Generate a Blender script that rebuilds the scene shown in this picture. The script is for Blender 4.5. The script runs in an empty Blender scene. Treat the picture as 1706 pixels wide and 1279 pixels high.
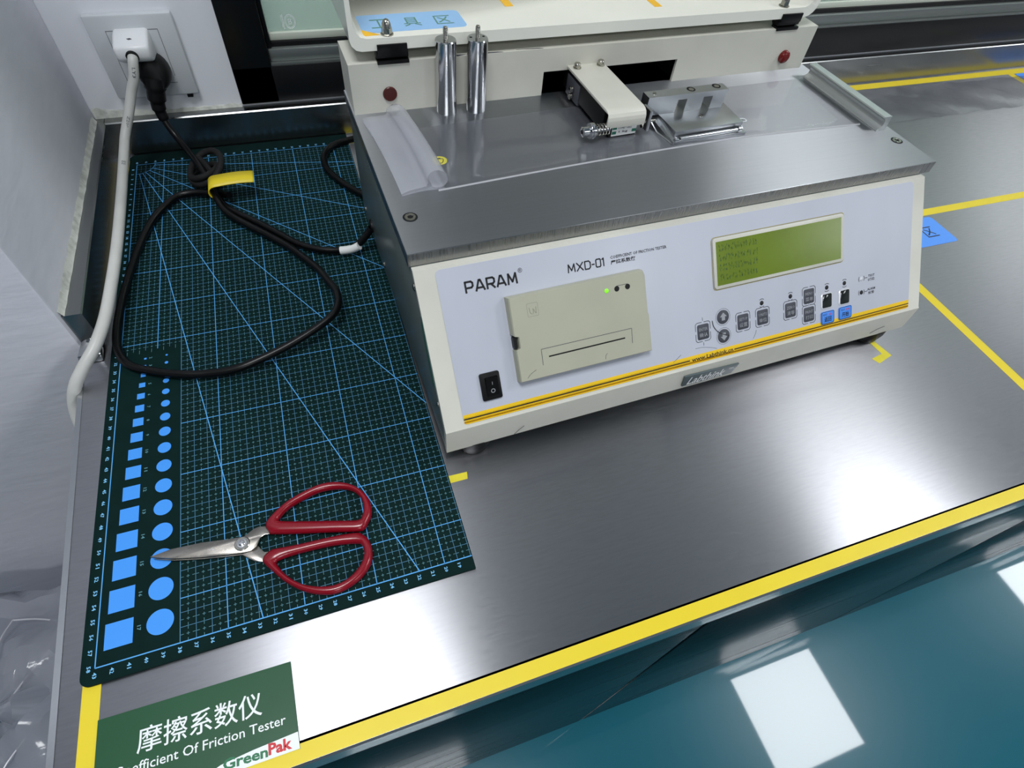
import bpy, bmesh, math, random
from mathutils import Vector, Matrix
random.seed(7)
SC = bpy.context.scene
COL = SC.collection
rad = math.radians

# ------------------------------------------------------------------ camera
cam_d = bpy.data.cameras.new('camera')
cam = bpy.data.objects.new('camera', cam_d); COL.objects.link(cam)
cam_d.sensor_fit = 'HORIZONTAL'; cam_d.sensor_width = 36.0
cam_d.lens = 36.0 * 943.676 / 1706.0
cam_d.clip_start = 0.01; cam_d.clip_end = 60
_r = ((0.94453821, -0.31981363, 0.07461102), (-0.21279482, -0.76907477, -0.60269591), (0.25013183, 0.55339248, -0.79447519))
_m = Matrix(((_r[0][0], -_r[1][0], -_r[2][0]), (_r[0][1], -_r[1][1], -_r[2][1]), (_r[0][2], -_r[1][2], -_r[2][2])))
cam.matrix_world = Matrix.Translation((0.200313, -0.146115, 0.420894)) @ _m.to_4x4()
SC.camera = cam

# ------------------------------------------------------------------ world, lights, exposure
W = bpy.data.worlds.new('world'); SC.world = W; W.use_nodes = True
bg = W.node_tree.nodes['Background']
bg.inputs[0].default_value = (0.72, 0.80, 0.76, 1); bg.inputs[1].default_value = 2.3
PANEL_POWER = 19.0
CEIL = 1.85
for px, py in [(x, y) for y in (-0.30, -2.70) for x in (0.0, 2.30, 4.60)]:  # rear row is out of view, added to lighten walls and upright faces
    ld = bpy.data.lights.new('ceiling_panel', 'AREA'); ld.shape = 'SQUARE'; ld.size = 0.60
    ld.energy = PANEL_POWER; ld.color = (0.96, 0.98, 1.0)
    lo = bpy.data.objects.new('ceiling_panel', ld); COL.objects.link(lo)
    lo.location = (px, py, CEIL - 0.012)
VS = SC.view_settings
SC.display_settings.display_device = 'sRGB'
VS.view_transform = 'Standard'; VS.look = 'None'; VS.gamma = 1.0; VS.use_curve_mapping = False
VS.exposure = 0.28

# ------------------------------------------------------------------ materials
def lin(c):
    return tuple(((v / 255.0) / 12.92 if v / 255.0 <= 0.04045 else ((v / 255.0 + 0.055) / 1.055) ** 2.4) for v in c) + (1.0,)

def mat(name, rgb, rough=0.5, metal=0.0, spec=0.5, noise=0.0, nscale=(40, 40, 40), bump=0.0, rvar=0.0, aniso=0.0,
        tangent=None, trans=0.0, ior=1.45, coat=0.0, emit=None, alpha=1.0, rgb2=None, sheen=0.0):
    m = bpy.data.materials.new(name); m.use_nodes = True
    nt = m.node_tree; b = nt.nodes['Principled BSDF']
    I = b.inputs
    I['Base Color'].default_value = lin(rgb); I['Roughness'].default_value = rough; I['Metallic'].default_value = metal
    I['Specular IOR Level'].default_value = spec; I['IOR'].default_value = ior
    I['Transmission Weight'].default_value = trans; I['Coat Weight'].default_value = coat; I['Alpha'].default_value = alpha
    I['Anisotropic'].default_value = aniso
    if tangent:
        cx = nt.nodes.new('ShaderNodeCombineXYZ')
        for i in range(3): cx.inputs[i].default_value = tangent[i]
        nt.links.new(cx.outputs[0], I['Tangent'])
    if emit:
        I['Emission Color'].default_value = lin(emit[0]); I['Emission Strength'].default_value = emit[1]
    if noise or bump or rvar or rgb2:
        tc = nt.nodes.new('ShaderNodeTexCoord'); mp = nt.nodes.new('ShaderNodeMapping')
        mp.inputs['Scale'].default_value = nscale
        nt.links.new(tc.outputs['Object'], mp.inputs[0])
        nz = nt.nodes.new('ShaderNodeTexNoise'); nz.inputs['Scale'].default_value = 1.0; nz.inputs['Detail'].default_value = 5.0
        nt.links.new(mp.outputs[0], nz.inputs['Vector'])
        if noise or rgb2:
            mx = nt.nodes.new('ShaderNodeMix'); mx.data_type = 'RGBA'
            a = lin(rgb); c2 = lin(rgb2) if rgb2 else tuple(max(0, v * (1 - noise)) for v in a[:3]) + (1,)
            mx.inputs[6].default_value = a; mx.inputs[7].default_value = c2
            rp = nt.nodes.new('ShaderNodeMapRange'); rp.inputs[1].default_value = 0.4; rp.inputs[2].default_value = 0.65
            nt.links.new(nz.outputs[0], rp.inputs[0]); nt.links.new(rp.outputs[0], mx.inputs[0]); nt.links.new(mx.outputs[2], I['Base Color'])
        if rvar:
            rr = nt.nodes.new('ShaderNodeMapRange'); rr.inputs[1].default_value = 0.3; rr.inputs[2].default_value = 0.7
            rr.inputs[3].default_value = max(0.02, rough - rvar); rr.inputs[4].default_value = rough + rvar
            nt.links.new(nz.outputs[0], rr.inputs[0]); nt.links.new(rr.outputs[0], I['Roughness'])
        if bump:
            bp = nt.nodes.new('ShaderNodeBump'); bp.inputs['Strength'].default_value = bump; bp.inputs['Distance'].default_value = 0.001
            nt.links.new(nz.outputs[0], bp.inputs['Height']); nt.links.new(bp.outputs[0], I['Normal'])
    return m

TY = (0, 1, 0)
M = {}
M['bench'] = mat('brushed bench steel', (166, 166, 170), 0.31, 1.0, noise=0.05, nscale=(60, 500, 60), rvar=0.03, bump=0.0, aniso=0.94, tangent=TY)
M['bench_edge'] = mat('bench edge steel', (182, 184, 186), 0.22, 1.0, rvar=0.05, nscale=(3, 200, 200))
M['upstand'] = mat('upstand steel', (150, 152, 152), 0.26, 1.0, rvar=0.02, nscale=(5, 5, 60))
M['cabinet'] = mat('cabinet dark laminate', (9, 11, 12), 0.24, 0.0, spec=0.09, rvar=0.05, nscale=(3, 60, 60))
M['plate'] = mat('machined plate steel', (170, 172, 176), 0.36, 1.0, noise=0.03, nscale=(9, 600, 60), rvar=0.0, aniso=1.0, tangent=TY)
M['plate_edge'] = mat('milled plate edge', (150, 150, 150), 0.30, 1.0, nscale=(900, 20, 20), rvar=0.08, bump=0.25)
M['side'] = mat('grey steel side cover', (112, 120, 117), 0.30, 0.35, rvar=0.03, nscale=(20, 20, 20))
M['chrome'] = mat('polished steel', (205, 206, 208), 0.13, 1.0)
M['alu'] = mat('machined aluminium', (190, 193, 196), 0.30, 1.0)
M['alu_matt'] = mat('extruded aluminium', (200, 204, 204), 0.38, 0.85)
M['bolt'] = mat('zinc bolt', (170, 168, 160), 0.25, 1.0, rvar=0.1, nscale=(300, 300, 300))
M['cream'] = mat('cream enamel', (206, 205, 194), 0.38, noise=0.10, nscale=(14, 14, 14), rvar=0.05)
M['cream_lid'] = mat('cream lid enamel', (236, 236, 226), 0.22, noise=0.05, nscale=(10, 10, 10))
M['panel'] = mat('pale grey overlay film', (186, 190, 202), 0.32, noise=0.06, nscale=(16, 9, 9))
M['yellow_print'] = mat('printed yellow band', (240, 196, 20), 0.4, noise=0.06, nscale=(30, 30, 30))
M['ink'] = mat('black print', (22, 22, 26), 0.5)
M['key_grey'] = mat('dark grey key print', (66, 68, 76), 0.42)
M['key_print'] = mat('pale key print', (150, 152, 158), 0.5)
M['key_worn'] = mat('worn glossy key', (34, 38, 36), 0.12, spec=0.7, noise=0.4, nscale=(120, 120, 120), bump=0.2)
M['key_blue'] = mat('blue key label', (70, 140, 235), 0.4)
M['key_red'] = mat('red key print', (200, 60, 60), 0.5)
M['silver'] = mat('silver surround', (214, 216, 222), 0.25, 0.3)
M['lcd'] = mat('green lcd', (96, 116, 14), 0.22, noise=0.12, nscale=(30, 30, 30), emit=((96, 116, 14), 0.10))
M['lcd_dark'] = mat('lcd characters', (46, 78, 16), 0.3)
M['printer'] = mat('grey beige plastic', (172, 172, 153), 0.45, noise=0.05, nscale=(25, 25, 25))
M['black'] = mat('black plastic', (10, 10, 11), 0.45, spec=0.35)
M['black_gloss'] = mat('black cable rubber', (6, 6, 7), 0.32, spec=0.35)
M['void'] = mat('dark opening', (6, 6, 7), 0.8)
M['led_green'] = mat('green led', (120, 200, 40), 0.3, emit=((120, 220, 30), 0.6))
M['cap_dark'] = mat('dark red cap', (74, 26, 22), 0.35)
M['cap_red'] = mat('red cap', (104, 16, 14), 0.25)
M['nameplate'] = mat('grey nameplate', (78, 90, 93), 0.4, 0.0)
M['nameplate_text'] = mat('silver lettering', (232, 235, 236), 0.4, 0.0)
M['green_label'] = mat('green load cell print', (30, 110, 88), 0.5)
M['white_label'] = mat('white label', (226, 228, 226), 0.5)
M['white_plastic'] = mat('white plastic', (228, 230, 232), 0.32)
M['white_cable'] = mat('white cable sheath', (196, 196, 192), 0.4, noise=0.08, nscale=(40, 40, 40))
M['socket'] = mat('socket plate plastic', (198, 202, 206), 0.35)
M['mat_green'] = mat('dark green mat', (4, 32, 31), 0.75, spec=0.12, noise=0.15, nscale=(60, 60, 60))
M['mat_line'] = mat('blue mat line', (72, 126, 160), 0.6)
M['mat_bold'] = mat('bright blue mat line', (80, 160, 224), 0.6)
M['mat_fine'] = mat('fine mat line', (84, 138, 150), 0.6)
M['mat_blue'] = mat('blue mat shape', (62, 148, 238), 0.6)
M['mat_num'] = mat('mat numerals', (120, 190, 235), 0.6)
M['tape'] = mat('yellow tape', (228, 204, 38), 0.42, noise=0.04, nscale=(30, 30, 30))
M['tape_old'] = mat('worn yellow tape', (222, 208, 52), 0.5, noise=0.1, nscale=(60, 60, 60))
M['orange_tape'] = mat('orange tape', (245, 190, 50), 0.45)
M['blue_label'] = mat('blue label', (82, 150, 244), 0.38)
M['sign_green'] = mat('green sign', (20, 76, 44), 0.36, noise=0.06, nscale=(20, 20, 20))
M['sign_white'] = mat('white sign print', (232, 236, 238), 0.4)
M['logo_green'] = mat('logo green', (28, 110, 70), 0.4)
M['logo_red'] = mat('logo red', (196, 36, 44), 0.4)
M['steel_blade'] = mat('scissor steel', (158, 153, 146), 0.26, 1.0, noise=0.25, nscale=(60, 120, 60), rvar=0.1)
M['red_grip'] = mat('red plastic grip', (128, 6, 26), 0.22, spec=0.6)
M['wall'] = mat('white wall paint', (230, 232, 238), 0.75, noise=0.04, nscale=(5, 5, 5), bump=0.15)
M['wall_rough'] = mat('rolled wall paint', (232, 232, 240), 0.75, noise=0.03, nscale=(30, 30, 120), bump=0.35)
M['caulk'] = mat('chipped caulk', (206, 208, 200), 0.7, noise=0.3, nscale=(120, 120, 120), bump=0.6)
M['ceiling'] = mat('ceiling paint', (186, 189, 192), 0.8)
M['room'] = mat('far wall paint', (170, 173, 178), 0.8)
M['floor'] = mat('teal epoxy floor', (0, 98, 116), 0.30, spec=0.35, noise=0.08, nscale=(3, 3, 3), coat=0.75)
M['frame_black'] = mat('black window frame', (18, 18, 20), 0.30)
M['frame_grey'] = mat('grey glazing bead', (128, 134, 132), 0.35, 0.6)
M['gasket'] = mat('pale glazing bead', (196, 202, 190), 0.4)
M['outside'] = mat('pale room beyond', (200, 214, 204), 0.8)
M['stub'] = mat('grey lip strip', (140, 138, 132), 0.5)
M['sticker_yellow'] = mat('yellow sticker', (222, 214, 60), 0.4)
M['velcro'] = mat('black velcro strap', (12, 12, 13), 0.8)

def glassy(name, rgb, t=0.85, rough=0.05, tint_op=0.1, bump=0.0, bscale=30):
    m = bpy.data.materials.new(name); m.use_nodes = True; nt = m.node_tree
    for n in list(nt.nodes): nt.nodes.remove(n)
    out = nt.nodes.new('ShaderNodeOutputMaterial')
    tr = nt.nodes.new('ShaderNodeBsdfTransparent'); tr.inputs[0].default_value = (t, t, t, 1)
    df = nt.nodes.new('ShaderNodeBsdfDiffuse'); df.inputs[0].default_value = lin(rgb)
    gl = nt.nodes.new('ShaderNodeBsdfGlossy'); gl.inputs['Roughness'].default_value = rough
    fr = nt.nodes.new('ShaderNodeFresnel')
    ge = nt.nodes.new('ShaderNodeNewGeometry'); mi = nt.nodes.new('ShaderNodeMapRange')   # thin sheet: same reflectance from both sides
    mi.inputs[3].default_value = 1.45; mi.inputs[4].default_value = 1 / 1.45
    nt.links.new(ge.outputs['Backfacing'], mi.inputs[0]); nt.links.new(mi.outputs[0], fr.inputs[0])
    m1 = nt.nodes.new('ShaderNodeMixShader'); m1.inputs[0].default_value = tint_op
    m2 = nt.nodes.new('ShaderNodeMixShader')
    tl = nt.nodes.new('ShaderNodeBsdfTranslucent'); tl.inputs[0].default_value = lin(rgb)
    m0 = nt.nodes.new('ShaderNodeMixShader'); m0.inputs[0].default_value = 0.5
    nt.links.new(df.outputs[0], m0.inputs[1]); nt.links.new(tl.outputs[0], m0.inputs[2])
    nt.links.new(tr.outputs[0], m1.inputs[1]); nt.links.new(m0.outputs[0], m1.inputs[2])
    nt.links.new(fr.outputs[0], m2.inputs[0]); nt.links.new(m1.outputs[0], m2.inputs[1]); nt.links.new(gl.outputs[0], m2.inputs[2])
    nt.links.new(m2.outputs[0], out.inputs[0])
    if bump:
        tc = nt.nodes.new('ShaderNodeTexCoord')
        nz = nt.nodes.new('ShaderNodeTexNoise'); nz.inputs['Scale'].default_value = bscale; nz.inputs['Detail'].default_value = 4
        nz.inputs['Distortion'].default_value = 1.2
        nt.links.new(tc.outputs['Object'], nz.inputs['Vector'])
        bp = nt.nodes.new('ShaderNodeBump'); bp.inputs['Strength'].default_value = bump; bp.inputs['Distance'].default_value = 0.004
        nt.links.new(nz.outputs[0], bp.inputs['Height'])
        for n in (gl, fr, df): nt.links.new(bp.outputs[0], n.inputs['Normal'])
    return m
M['film'] = glassy('clear film', (176, 178, 190), 0.95, 0.10, 0.13, 0.05, 12)
M['film_crinkled'] = glassy('crinkled clear film', (170, 172, 184), 0.92, 0.10, 0.14, 0.25, 26)
M['film_milky'] = glassy('milky folded film', (226, 228, 236), 0.97, 0.18, 0.40, 0.05, 40)
M['film_glint'] = glassy('film fold with painted glint', (240, 240, 244), 0.97, 0.2, 0.75)  # paler film, its colour carries the highlights along folds
M['bag'] = glassy('clear refuse bag', (200, 202, 212), 0.9, 0.14, 0.66, 0.8, 9)
M['glass'] = glassy('greenish window glass', (190, 206, 196), 0.82, 0.02, 0.30)

# ------------------------------------------------------------------ builders (all lengths in millimetres)
TH = 0.0282514; MX, MY = 252.160, 121.298
ORG = {}
def world_of(o, frame):
    if frame == 'M':
        c, s = math.cos(TH), math.sin(TH)
        return Vector(((MX + c * o[0] - s * o[1]), (MY + s * o[0] + c * o[1]), o[2])) * 0.001
    return Vector(o) * 0.001

def tag(o, label, cat, group=None):
    o['label'] = label; o['category'] = cat
    if group: o['group'] = group
    return o

def thing(name, label, cat, org=(0, 0, 0), frame='W', group=None):
    e = bpy.data.objects.new(name, None); COL.objects.link(e); e.empty_display_size = 0.02
    e.location = world_of(org, frame); e.rotation_euler = (0, 0, TH if frame == 'M' else 0)
    ORG[e] = tuple(org)
    return tag(e, label, cat, group)

class B:
    def __init__(s): s.bm = bmesh.new()
    def _merge(s, b2):
        me = bpy.data.meshes.new('tmp'); b2.to_mesh(me); b2.free(); s.bm.from_mesh(me); bpy.data.meshes.remove(me)
    def box(s, x0, x1, y0, y1, z0, z1, bev=0.0, seg=2):
        b = bmesh.new(); bmesh.ops.create_cube(b, size=1)
        for v in b.verts: v.co = Vector((x0 + (v.co.x + .5) * (x1 - x0), y0 + (v.co.y + .5) * (y1 - y0), z0 + (v.co.z + .5) * (z1 - z0)))
        if bev: bmesh.ops.bevel(b, geom=list(b.edges), offset=bev, segments=seg, affect='EDGES', profile=0.5)
        s._merge(b); return s
    def faces(s, vs, fs):
        V = [s.bm.verts.new(v) for v in vs]
        for f in fs:
            try: s.bm.faces.new([V[i] for i in f])
            except ValueError: pass
        return s
    def poly(s, pts): return s.faces(pts, [range(len(pts))])
    def prism(s, pts, d, bev=0.0):
        d = Vector(d); n = len(pts); b = bmesh.new()
        lo = [b.verts.new(p) for p in pts]; hi = [b.verts.new(Vector(p) + d) for p in pts]
        b.faces.new(lo[::-1]); b.faces.new(hi)
        for i in range(n): b.faces.new((lo[i], lo[(i + 1) % n], hi[(i + 1) % n], hi[i]))
        bmesh.ops.recalc_face_normals(b, faces=b.faces)
        if bev: bmesh.ops.bevel(b, geom=list(b.edges), offset=bev, segments=2, affect='EDGES', profile=0.5)
        s._merge(b); return s
    def ring_surface(s, rings, close=True, caps=True):
        n = len(rings[0]); V = [[s.bm.verts.new(p) for p in r] for r in rings]
        for a, b in zip(V, V[1:]):
            for i in range(n if close else n - 1):
                s.bm.faces.new((a[i], a[(i + 1) % n], b[(i + 1) % n], b[i]))
        if caps and close:
            s.bm.faces.new(V[0][::-1]); s.bm.faces.new(V[-1])
        return s
    def lathe(s, c, axis, prof, n=28):
        ax = Vector(axis).normalized(); u = ax.orthogonal().normalized(); w = ax.cross(u); c = Vector(c)
        return s.ring_surface([[c + ax * h + (u * math.cos(2 * math.pi * k / n) + w * math.sin(2 * math.pi * k / n)) * r for k in range(n)] for r, h in prof])
    def cyl(s, p0, p1, r, n=24, ch=0.0):
        p0, p1 = Vector(p0), Vector(p1); d = p1 - p0; L = d.length
        pr = [(r - ch, 0), (r, ch), (r, L - ch), (r - ch, L)] if ch else [(r, 0), (r, L)]
        return s.lathe(p0, d, pr, n)
    def tube(s, pts, r, n=10, sub=8, closed=False, flat=1.0):
        P = spline(pts, sub, closed); rings = []; up = Vector((0, 0, 1)); N = len(P); prev = None
        for i, p in enumerate(P):
            t = (P[(i + 1) % N] - P[i - 1]) if closed else (P[min(i + 1, N - 1)] - P[max(i - 1, 0)])
            t.normalize()
            if prev is None:
                u = t.cross(up)
                if u.length < 1e-3: u = t.orthogonal()
            else: u = prev - t * prev.dot(t)
            u.normalize(); prev = u; w = u.cross(t)
            rr = r[min(i // sub, len(r) - 1)] if isinstance(r, (list, tuple)) else r
            rings.append([p + u * (rr * math.cos(2 * math.pi * k / n)) + w * (rr * flat * math.sin(2 * math.pi * k / n)) for k in range(n)])
        if closed: rings.append(rings[0]); return s.ring_surface(rings, True, False)
        return s.ring_surface(rings)
    def sheet(s, rows):
        return s.ring_surface(rows, False, False)
    def text(s, string, fn, box, bold=0.0, res=2, keep=False, space=1.0):
        vs, fs = glyphs(string, bold, res, space)
        if not vs: return s
        x0 = min(v[0] for v in vs); x1 = max(v[0] for v in vs); y0 = min(v[1] for v in vs); y1 = max(v[1] for v in vs)
        s0, t0, s1, t1 = box
        kx = (s1 - s0) / max(x1 - x0, 1e-6); ky = (t1 - t0) / max(y1 - y0, 1e-6)
        s.faces([fn(s0 + (v[0] - x0) * kx, t0 + (v[1] - y0) * ky) for v in vs], fs); return s
    def build(s, name, m, parent=None, org=None, frame='W', smooth=35):
        if parent is not None: org = ORG[parent]
        if org is None: org = (0, 0, 0)
        bmesh.ops.remove_doubles(s.bm, verts=s.bm.verts, dist=1e-5)
        for v in s.bm.verts: v.co = (v.co - Vector(org)) * 0.001
        bmesh.ops.recalc_face_normals(s.bm, faces=s.bm.faces)
        me = bpy.data.meshes.new(name); s.bm.to_mesh(me); s.bm.free()
        me.materials.append(M[m] if isinstance(m, str) else m)
        if smooth:
            me.polygons.foreach_set('use_smooth', [True] * len(me.polygons)); me.set_sharp_from_angle(angle=rad(smooth))
        o = bpy.data.objects.new(name, me); COL.objects.link(o)
        if parent is not None: o.parent = parent
        else:
            o.location = world_of(org, frame); o.rotation_euler = (0, 0, TH if frame == 'M' else 0)
        ORG[o] = tuple(org); return o

def spline(pts, sub, closed=False):
    P = [Vector(p) for p in pts]; out = []; n = len(P)
    for i in range(n if closed else n - 1):
        a = P[i - 1] if (closed or i > 0) else P[0] * 2 - P[1]
        b = P[i]; c = P[(i + 1) % n]
        d = P[(i + 2) % n] if (closed or i + 2 < n) else c * 2 - b
        for k in range(sub):
            t = k / sub
            out.append(0.5 * ((2 * b) + (c - a) * t + (2 * a - 5 * b + 4 * c - d) * t * t + (3 * b - a - 3 * c + d) * t ** 3))
    if not closed: out.append(P[-1])
    return out

_gl = {}
def glyphs(string, bold=0.0, res=2, space=1.0):
    k = (string, bold, res, space)
    if k not in _gl:
        cu = bpy.data.curves.new('t', 'FONT'); cu.body = string; cu.size = 1.0; cu.resolution_u = res; cu.offset = bold
        cu.space_character = space
        ob = bpy.data.objects.new('t', cu); COL.objects.link(ob)
        bpy.context.view_layer.update()
        ev = ob.evaluated_get(bpy.context.evaluated_depsgraph_get()); me = ev.to_mesh()
        _gl[k] = ([tuple(v.co) for v in me.vertices], [tuple(p.vertices) for p in me.polygons])
        ev.to_mesh_clear(); bpy.data.objects.remove(ob); bpy.data.curves.remove(cu)
    return _gl[k]

LET = {'P': [[(0, 0), (0, 1), (.8, 1), (1, .86), (1, .56), (.8, .42), (.2, .42)]], 'A': [[(0, 0), (.42, 1), (.58, 1), (1, 0)], [(.2, .26), (.8, .26)]],
       'R': [[(0, 0), (0, 1), (.8, 1), (1, .86), (1, .56), (.8, .42), (.2, .42)], [(.5, .42), (1, 0)]], 'M': [[(0, 0), (.08, 1), (.5, .2), (.92, 1), (1, 0)]],
       'X': [[(0, 0), (1, 1)], [(0, 1), (1, 0)]], 'D': [[(0, 0), (0, 1), (.75, 1), (1, .8), (1, .2), (.75, 0), (0, 0)]], '-': [[(0, .45), (1, .45)]],
       '0': [[(0, .12), (0, .88), (.15, 1), (.85, 1), (1, .88), (1, .12), (.85, 0), (.15, 0), (0, .12)]], '1': [[(.2, .86), (.7, 1), (.7, 0)]]}
def stroke_text(b, fn, items, w):
    for ch, s0, t0, s1, t1 in items:
        for pl in LET[ch]:
            q = [Vector((s0 + x * (s1 - s0), t0 + y * (t1 - t0))) for x, y in pl]
            for a, c in zip(q, q[1:]):
                d = (c - a).normalized(); n = Vector((-d.y, d.x)) * w * .5; a2, c2 = a - d * w * .3, c + d * w * .3
                b.faces([fn(*(a2 - n)), fn(*(c2 - n)), fn(*(c2 + n)), fn(*(a2 + n))], [(0, 1, 2, 3)])

def rrect(s0, t0, s1, t1, r, n=5):
    out = []
    for cx, cy, a in ((s1 - r, t0 + r, -90), (s1 - r, t1 - r, 0), (s0 + r, t1 - r, 90), (s0 + r, t0 + r, 180)):
        for k in range(n + 1):
            q = rad(a + 90 * k / n); out.append((cx + r * math.cos(q), cy + r * math.sin(q)))
    return out

def struct(o):
    o['kind'] = 'structure'; return o

# ------------------------------------------------------------------ room shell
FL = -800.0; CZ = CEIL * 1000
struct(B().box(-1900, 6500, -4500, 1800, FL - 60, FL).build('floor', 'floor'))
struct(B().box(-1900, 6500, -4500, 622, CZ, CZ + 60).build('ceiling', 'ceiling'))
WX0, WX1, WZ0, WZ1 = 134, 2900, 46, 950
b = B(); b.box(-1500, WX0, 620, 700, FL, CZ); b.box(WX1, 6500, 620, 700, FL, CZ)
b.box(WX0, WX1, 620, 700, FL, WZ0); b.box(WX0, WX1, 620, 700, WZ1, CZ)
struct(b.build('wall_back', 'wall'))
wl = struct(B().box(-1900, -30, 283, 620, FL, CZ, 3).build('wall_left', 'wall_rough'))
struct(B().box(-1960, -1900, -4500, 620, FL, CZ).build('wall_far_left', 'room'))
struct(B().box(6500, 6560, -4500, 700, FL, CZ).build('wall_right', 'room'))
struct(B().box(-1900, 6500, -4560, -4500, FL, CZ).build('wall_front', 'room'))
struct(B().box(-200, 3300, 1750, 1800, FL, CZ).build('wall_beyond', 'outside'))
# chipped caulk along the wall-to-upstand joint
b = B(); rows = []
for i in range(41):
    y = 288 + i * 8.1; j = lambda a: random.uniform(-a, a)
    rows.append([(-30.1, y, 50 + j(1.2)), (-29 + j(.2), y, 47.5 + j(.5)), (-28.0 + j(.2), y, 44.6 + j(.2)), (-27.0 + j(.3), y, 43.3), (-28, y, 43.2)])
b.sheet(rows); struct(b.build('trim_1', 'caulk'))
b = B(); rows = []
for i in range(30):
    x = -29 + i * 5.6; j = lambda a: random.uniform(-a, a); k = max(0.35, 1 - i / 18)
    rows.append([(x, 621, 43 + 13 * k + j(3 * k)), (x, 618.8 - j(.3), 43 + 9 * k + j(2 * k)), (x, 617.5, 43.2)])
b.sheet(rows); struct(b.build('trim_2', 'caulk'))

# window in the back wall
win = bpy.data.objects.new('window_1', None); COL.objects.link(win); win['kind'] = 'structure'; ORG[win] = (0, 0, 0)
b = B(); b.box(WX0, 179, 616, 668, WZ0, WZ1, 1.2); b.box(WX0, WX1, 616, 668, WZ0, 89, 1.2)
b.box(WX0, WX1, 616, 668, WZ1 - 46, WZ1, 1.2); b.box(WX1 - 46, WX1, 616, 668, WZ0, WZ1, 1.2)
b.build('window_frame', 'frame_black', win)
b = B(); b.box(179, WX1 - 46, 617, 640, 89, 91, 0); b.box(179, WX1 - 46, 622, 646, 91, 105, 1.5); b.build('glazing_bead', 'frame_grey', win)
b = B(); b.box(179, WX1 - 46, 628, 650, 105, 111, 1); b.box(179, 184, 624, 650, 105, WZ1 - 46, 1); b.build('gasket', 'frame_black', win)
b = B(); b.box(184, WX1 - 46, 630, 636, 111, 119, 1); b.build('glazing_bead', 'gasket', win)
B().box(182, WX1 - 46, 637, 643, 108, WZ1 - 46).build('pane', 'glass', win)
# etched glass mark
b = B(); gy = 636.6
def gfn(s, t): return (s, gy, t)
for R0, R1 in ((5.6, 6.2), (4.6, 5.0)):
    n = 28
    vs = [gfn(211 + R * math.cos(2 * math.pi * k / n), 128 + R * 1.25 * math.sin(2 * math.pi * k / n)) for R in (R0, R1) for k in range(n)]
    b.faces(vs, [(k, (k + 1) % n, n + (k + 1) % n, n + k) for k in range(n)])
b.text('B', gfn, (209, 125, 213, 131)); b.box(203.0, 203.8, gy - .05, gy, 120, 136); b.box(201.6, 202.2, gy - .05, gy, 122, 135)
b.build('etched_mark', 'sign_white', win)

# ------------------------------------------------------------------ workbench
BX1 = 2500
bench = thing('workbench', 'long brushed stainless steel workbench with rear upstand, standing on the teal floor', 'workbench', (0, 0, FL))
b = B()
b.prism([(-34.5, 283, -32), (-21.5, -90, -32), (BX1, -90, -32), (BX1, 619, -32), (-31, 619, -32), (-31, 290, -32)], (0, 0, 32))
b.build('worktop', 'bench', bench)
b = B(); b.prism([(-24, -90, 0.0), (-24, -92.3, 0), (-24, -93.6, -1.6), (-24, -93.6, -30), (-24, -88, -32), (-24, -80, -32), (-24, -80, 0)], (BX1 + 24, 0, 0)); b.build('front_lip', 'bench_edge', bench)
# left free edge, softly rounded
b = B(); b.prism([(-34.5, 283, 0.02), (-30.5, 283, 0.02), (-17.7, -90, 0.02), (-21.7, -90, 0.02)], (0, 0, .5)); b.build('edge_trim', 'bench_edge', bench)
b = B(); b.prism([(-20, 605, 0), (-20, 605, 42), (-20, 606.2, 43.2), (-20, 619, 43.2), (-20, 619, 0)], (BX1 + 20, 0, 0)); b.build('rear_upstand', 'upstand', bench)
b = B(); b.prism([(-14, 288, 0), (-14.5, 288, 42), (-15.5, 288, 43.2), (-30, 288, 43.2), (-30, 288, 0)], (-4, 331, 0)); b.build('side_upstand', 'upstand', bench)
b = B(); b.prism([(-34, 270, 0.5), (-15, 270, 0.5), (-15, 283, 2), (-22, 285, 9), (-30, 284, 5)], (0, 4, 6), 1); b.build('corner_tab', 'bench_edge', bench)
B().box(-20, BX1, -66, 600, FL + 1, -32).build('carcass', 'cabinet', bench)
x = -20; doors = [(-18, 452), (458, 1030), (1036, 1640), (1646, 2240)]
for x0, x1 in doors:
    B().box(x0, x1, -84, -67, FL + 2, -36, 1.5).build('cabinet_door', 'cabinet', bench)

# ------------------------------------------------------------------ cutting mat
mt = thing('cutting_mat', 'dark green gridded cutting mat with blue squares and circles on steel worktop', 'cutting mat', (120, 290, 0.3))
out = []
for cx, cy, a in ((-2.5, -4, 180), ):
    for k in range(7):
        q = rad(a + 90 * k / 6); out.append((cx + 6 * math.cos(q), cy + 6 * math.sin(q), 0.3))
out += [(251.2, -10, 0.3), (251.2, 603, 0.3), (-4, 603, 0.3), (-8.6, 598, 0.3)]
B().prism(out, (0, 0, 2.7), 0.4).build('base_sheet', 'mat_green', mt)
ZM = 3.06
def seg(b, x0, y0, x1, y1, w, z=ZM):
    d = Vector((x1 - x0, y1 - y0, 0)).normalized(); n = Vector((-d.y, d.x, 0)) * w * .5
    p, q = Vector((x0, y0, z)), Vector((x1, y1, z)); b.faces([p - n, q - n, q + n, p + n], [(0, 1, 2, 3)])
XE = 250.8
b = B()
def in_panel(x, y): return x < 50 and y < 271
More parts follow.
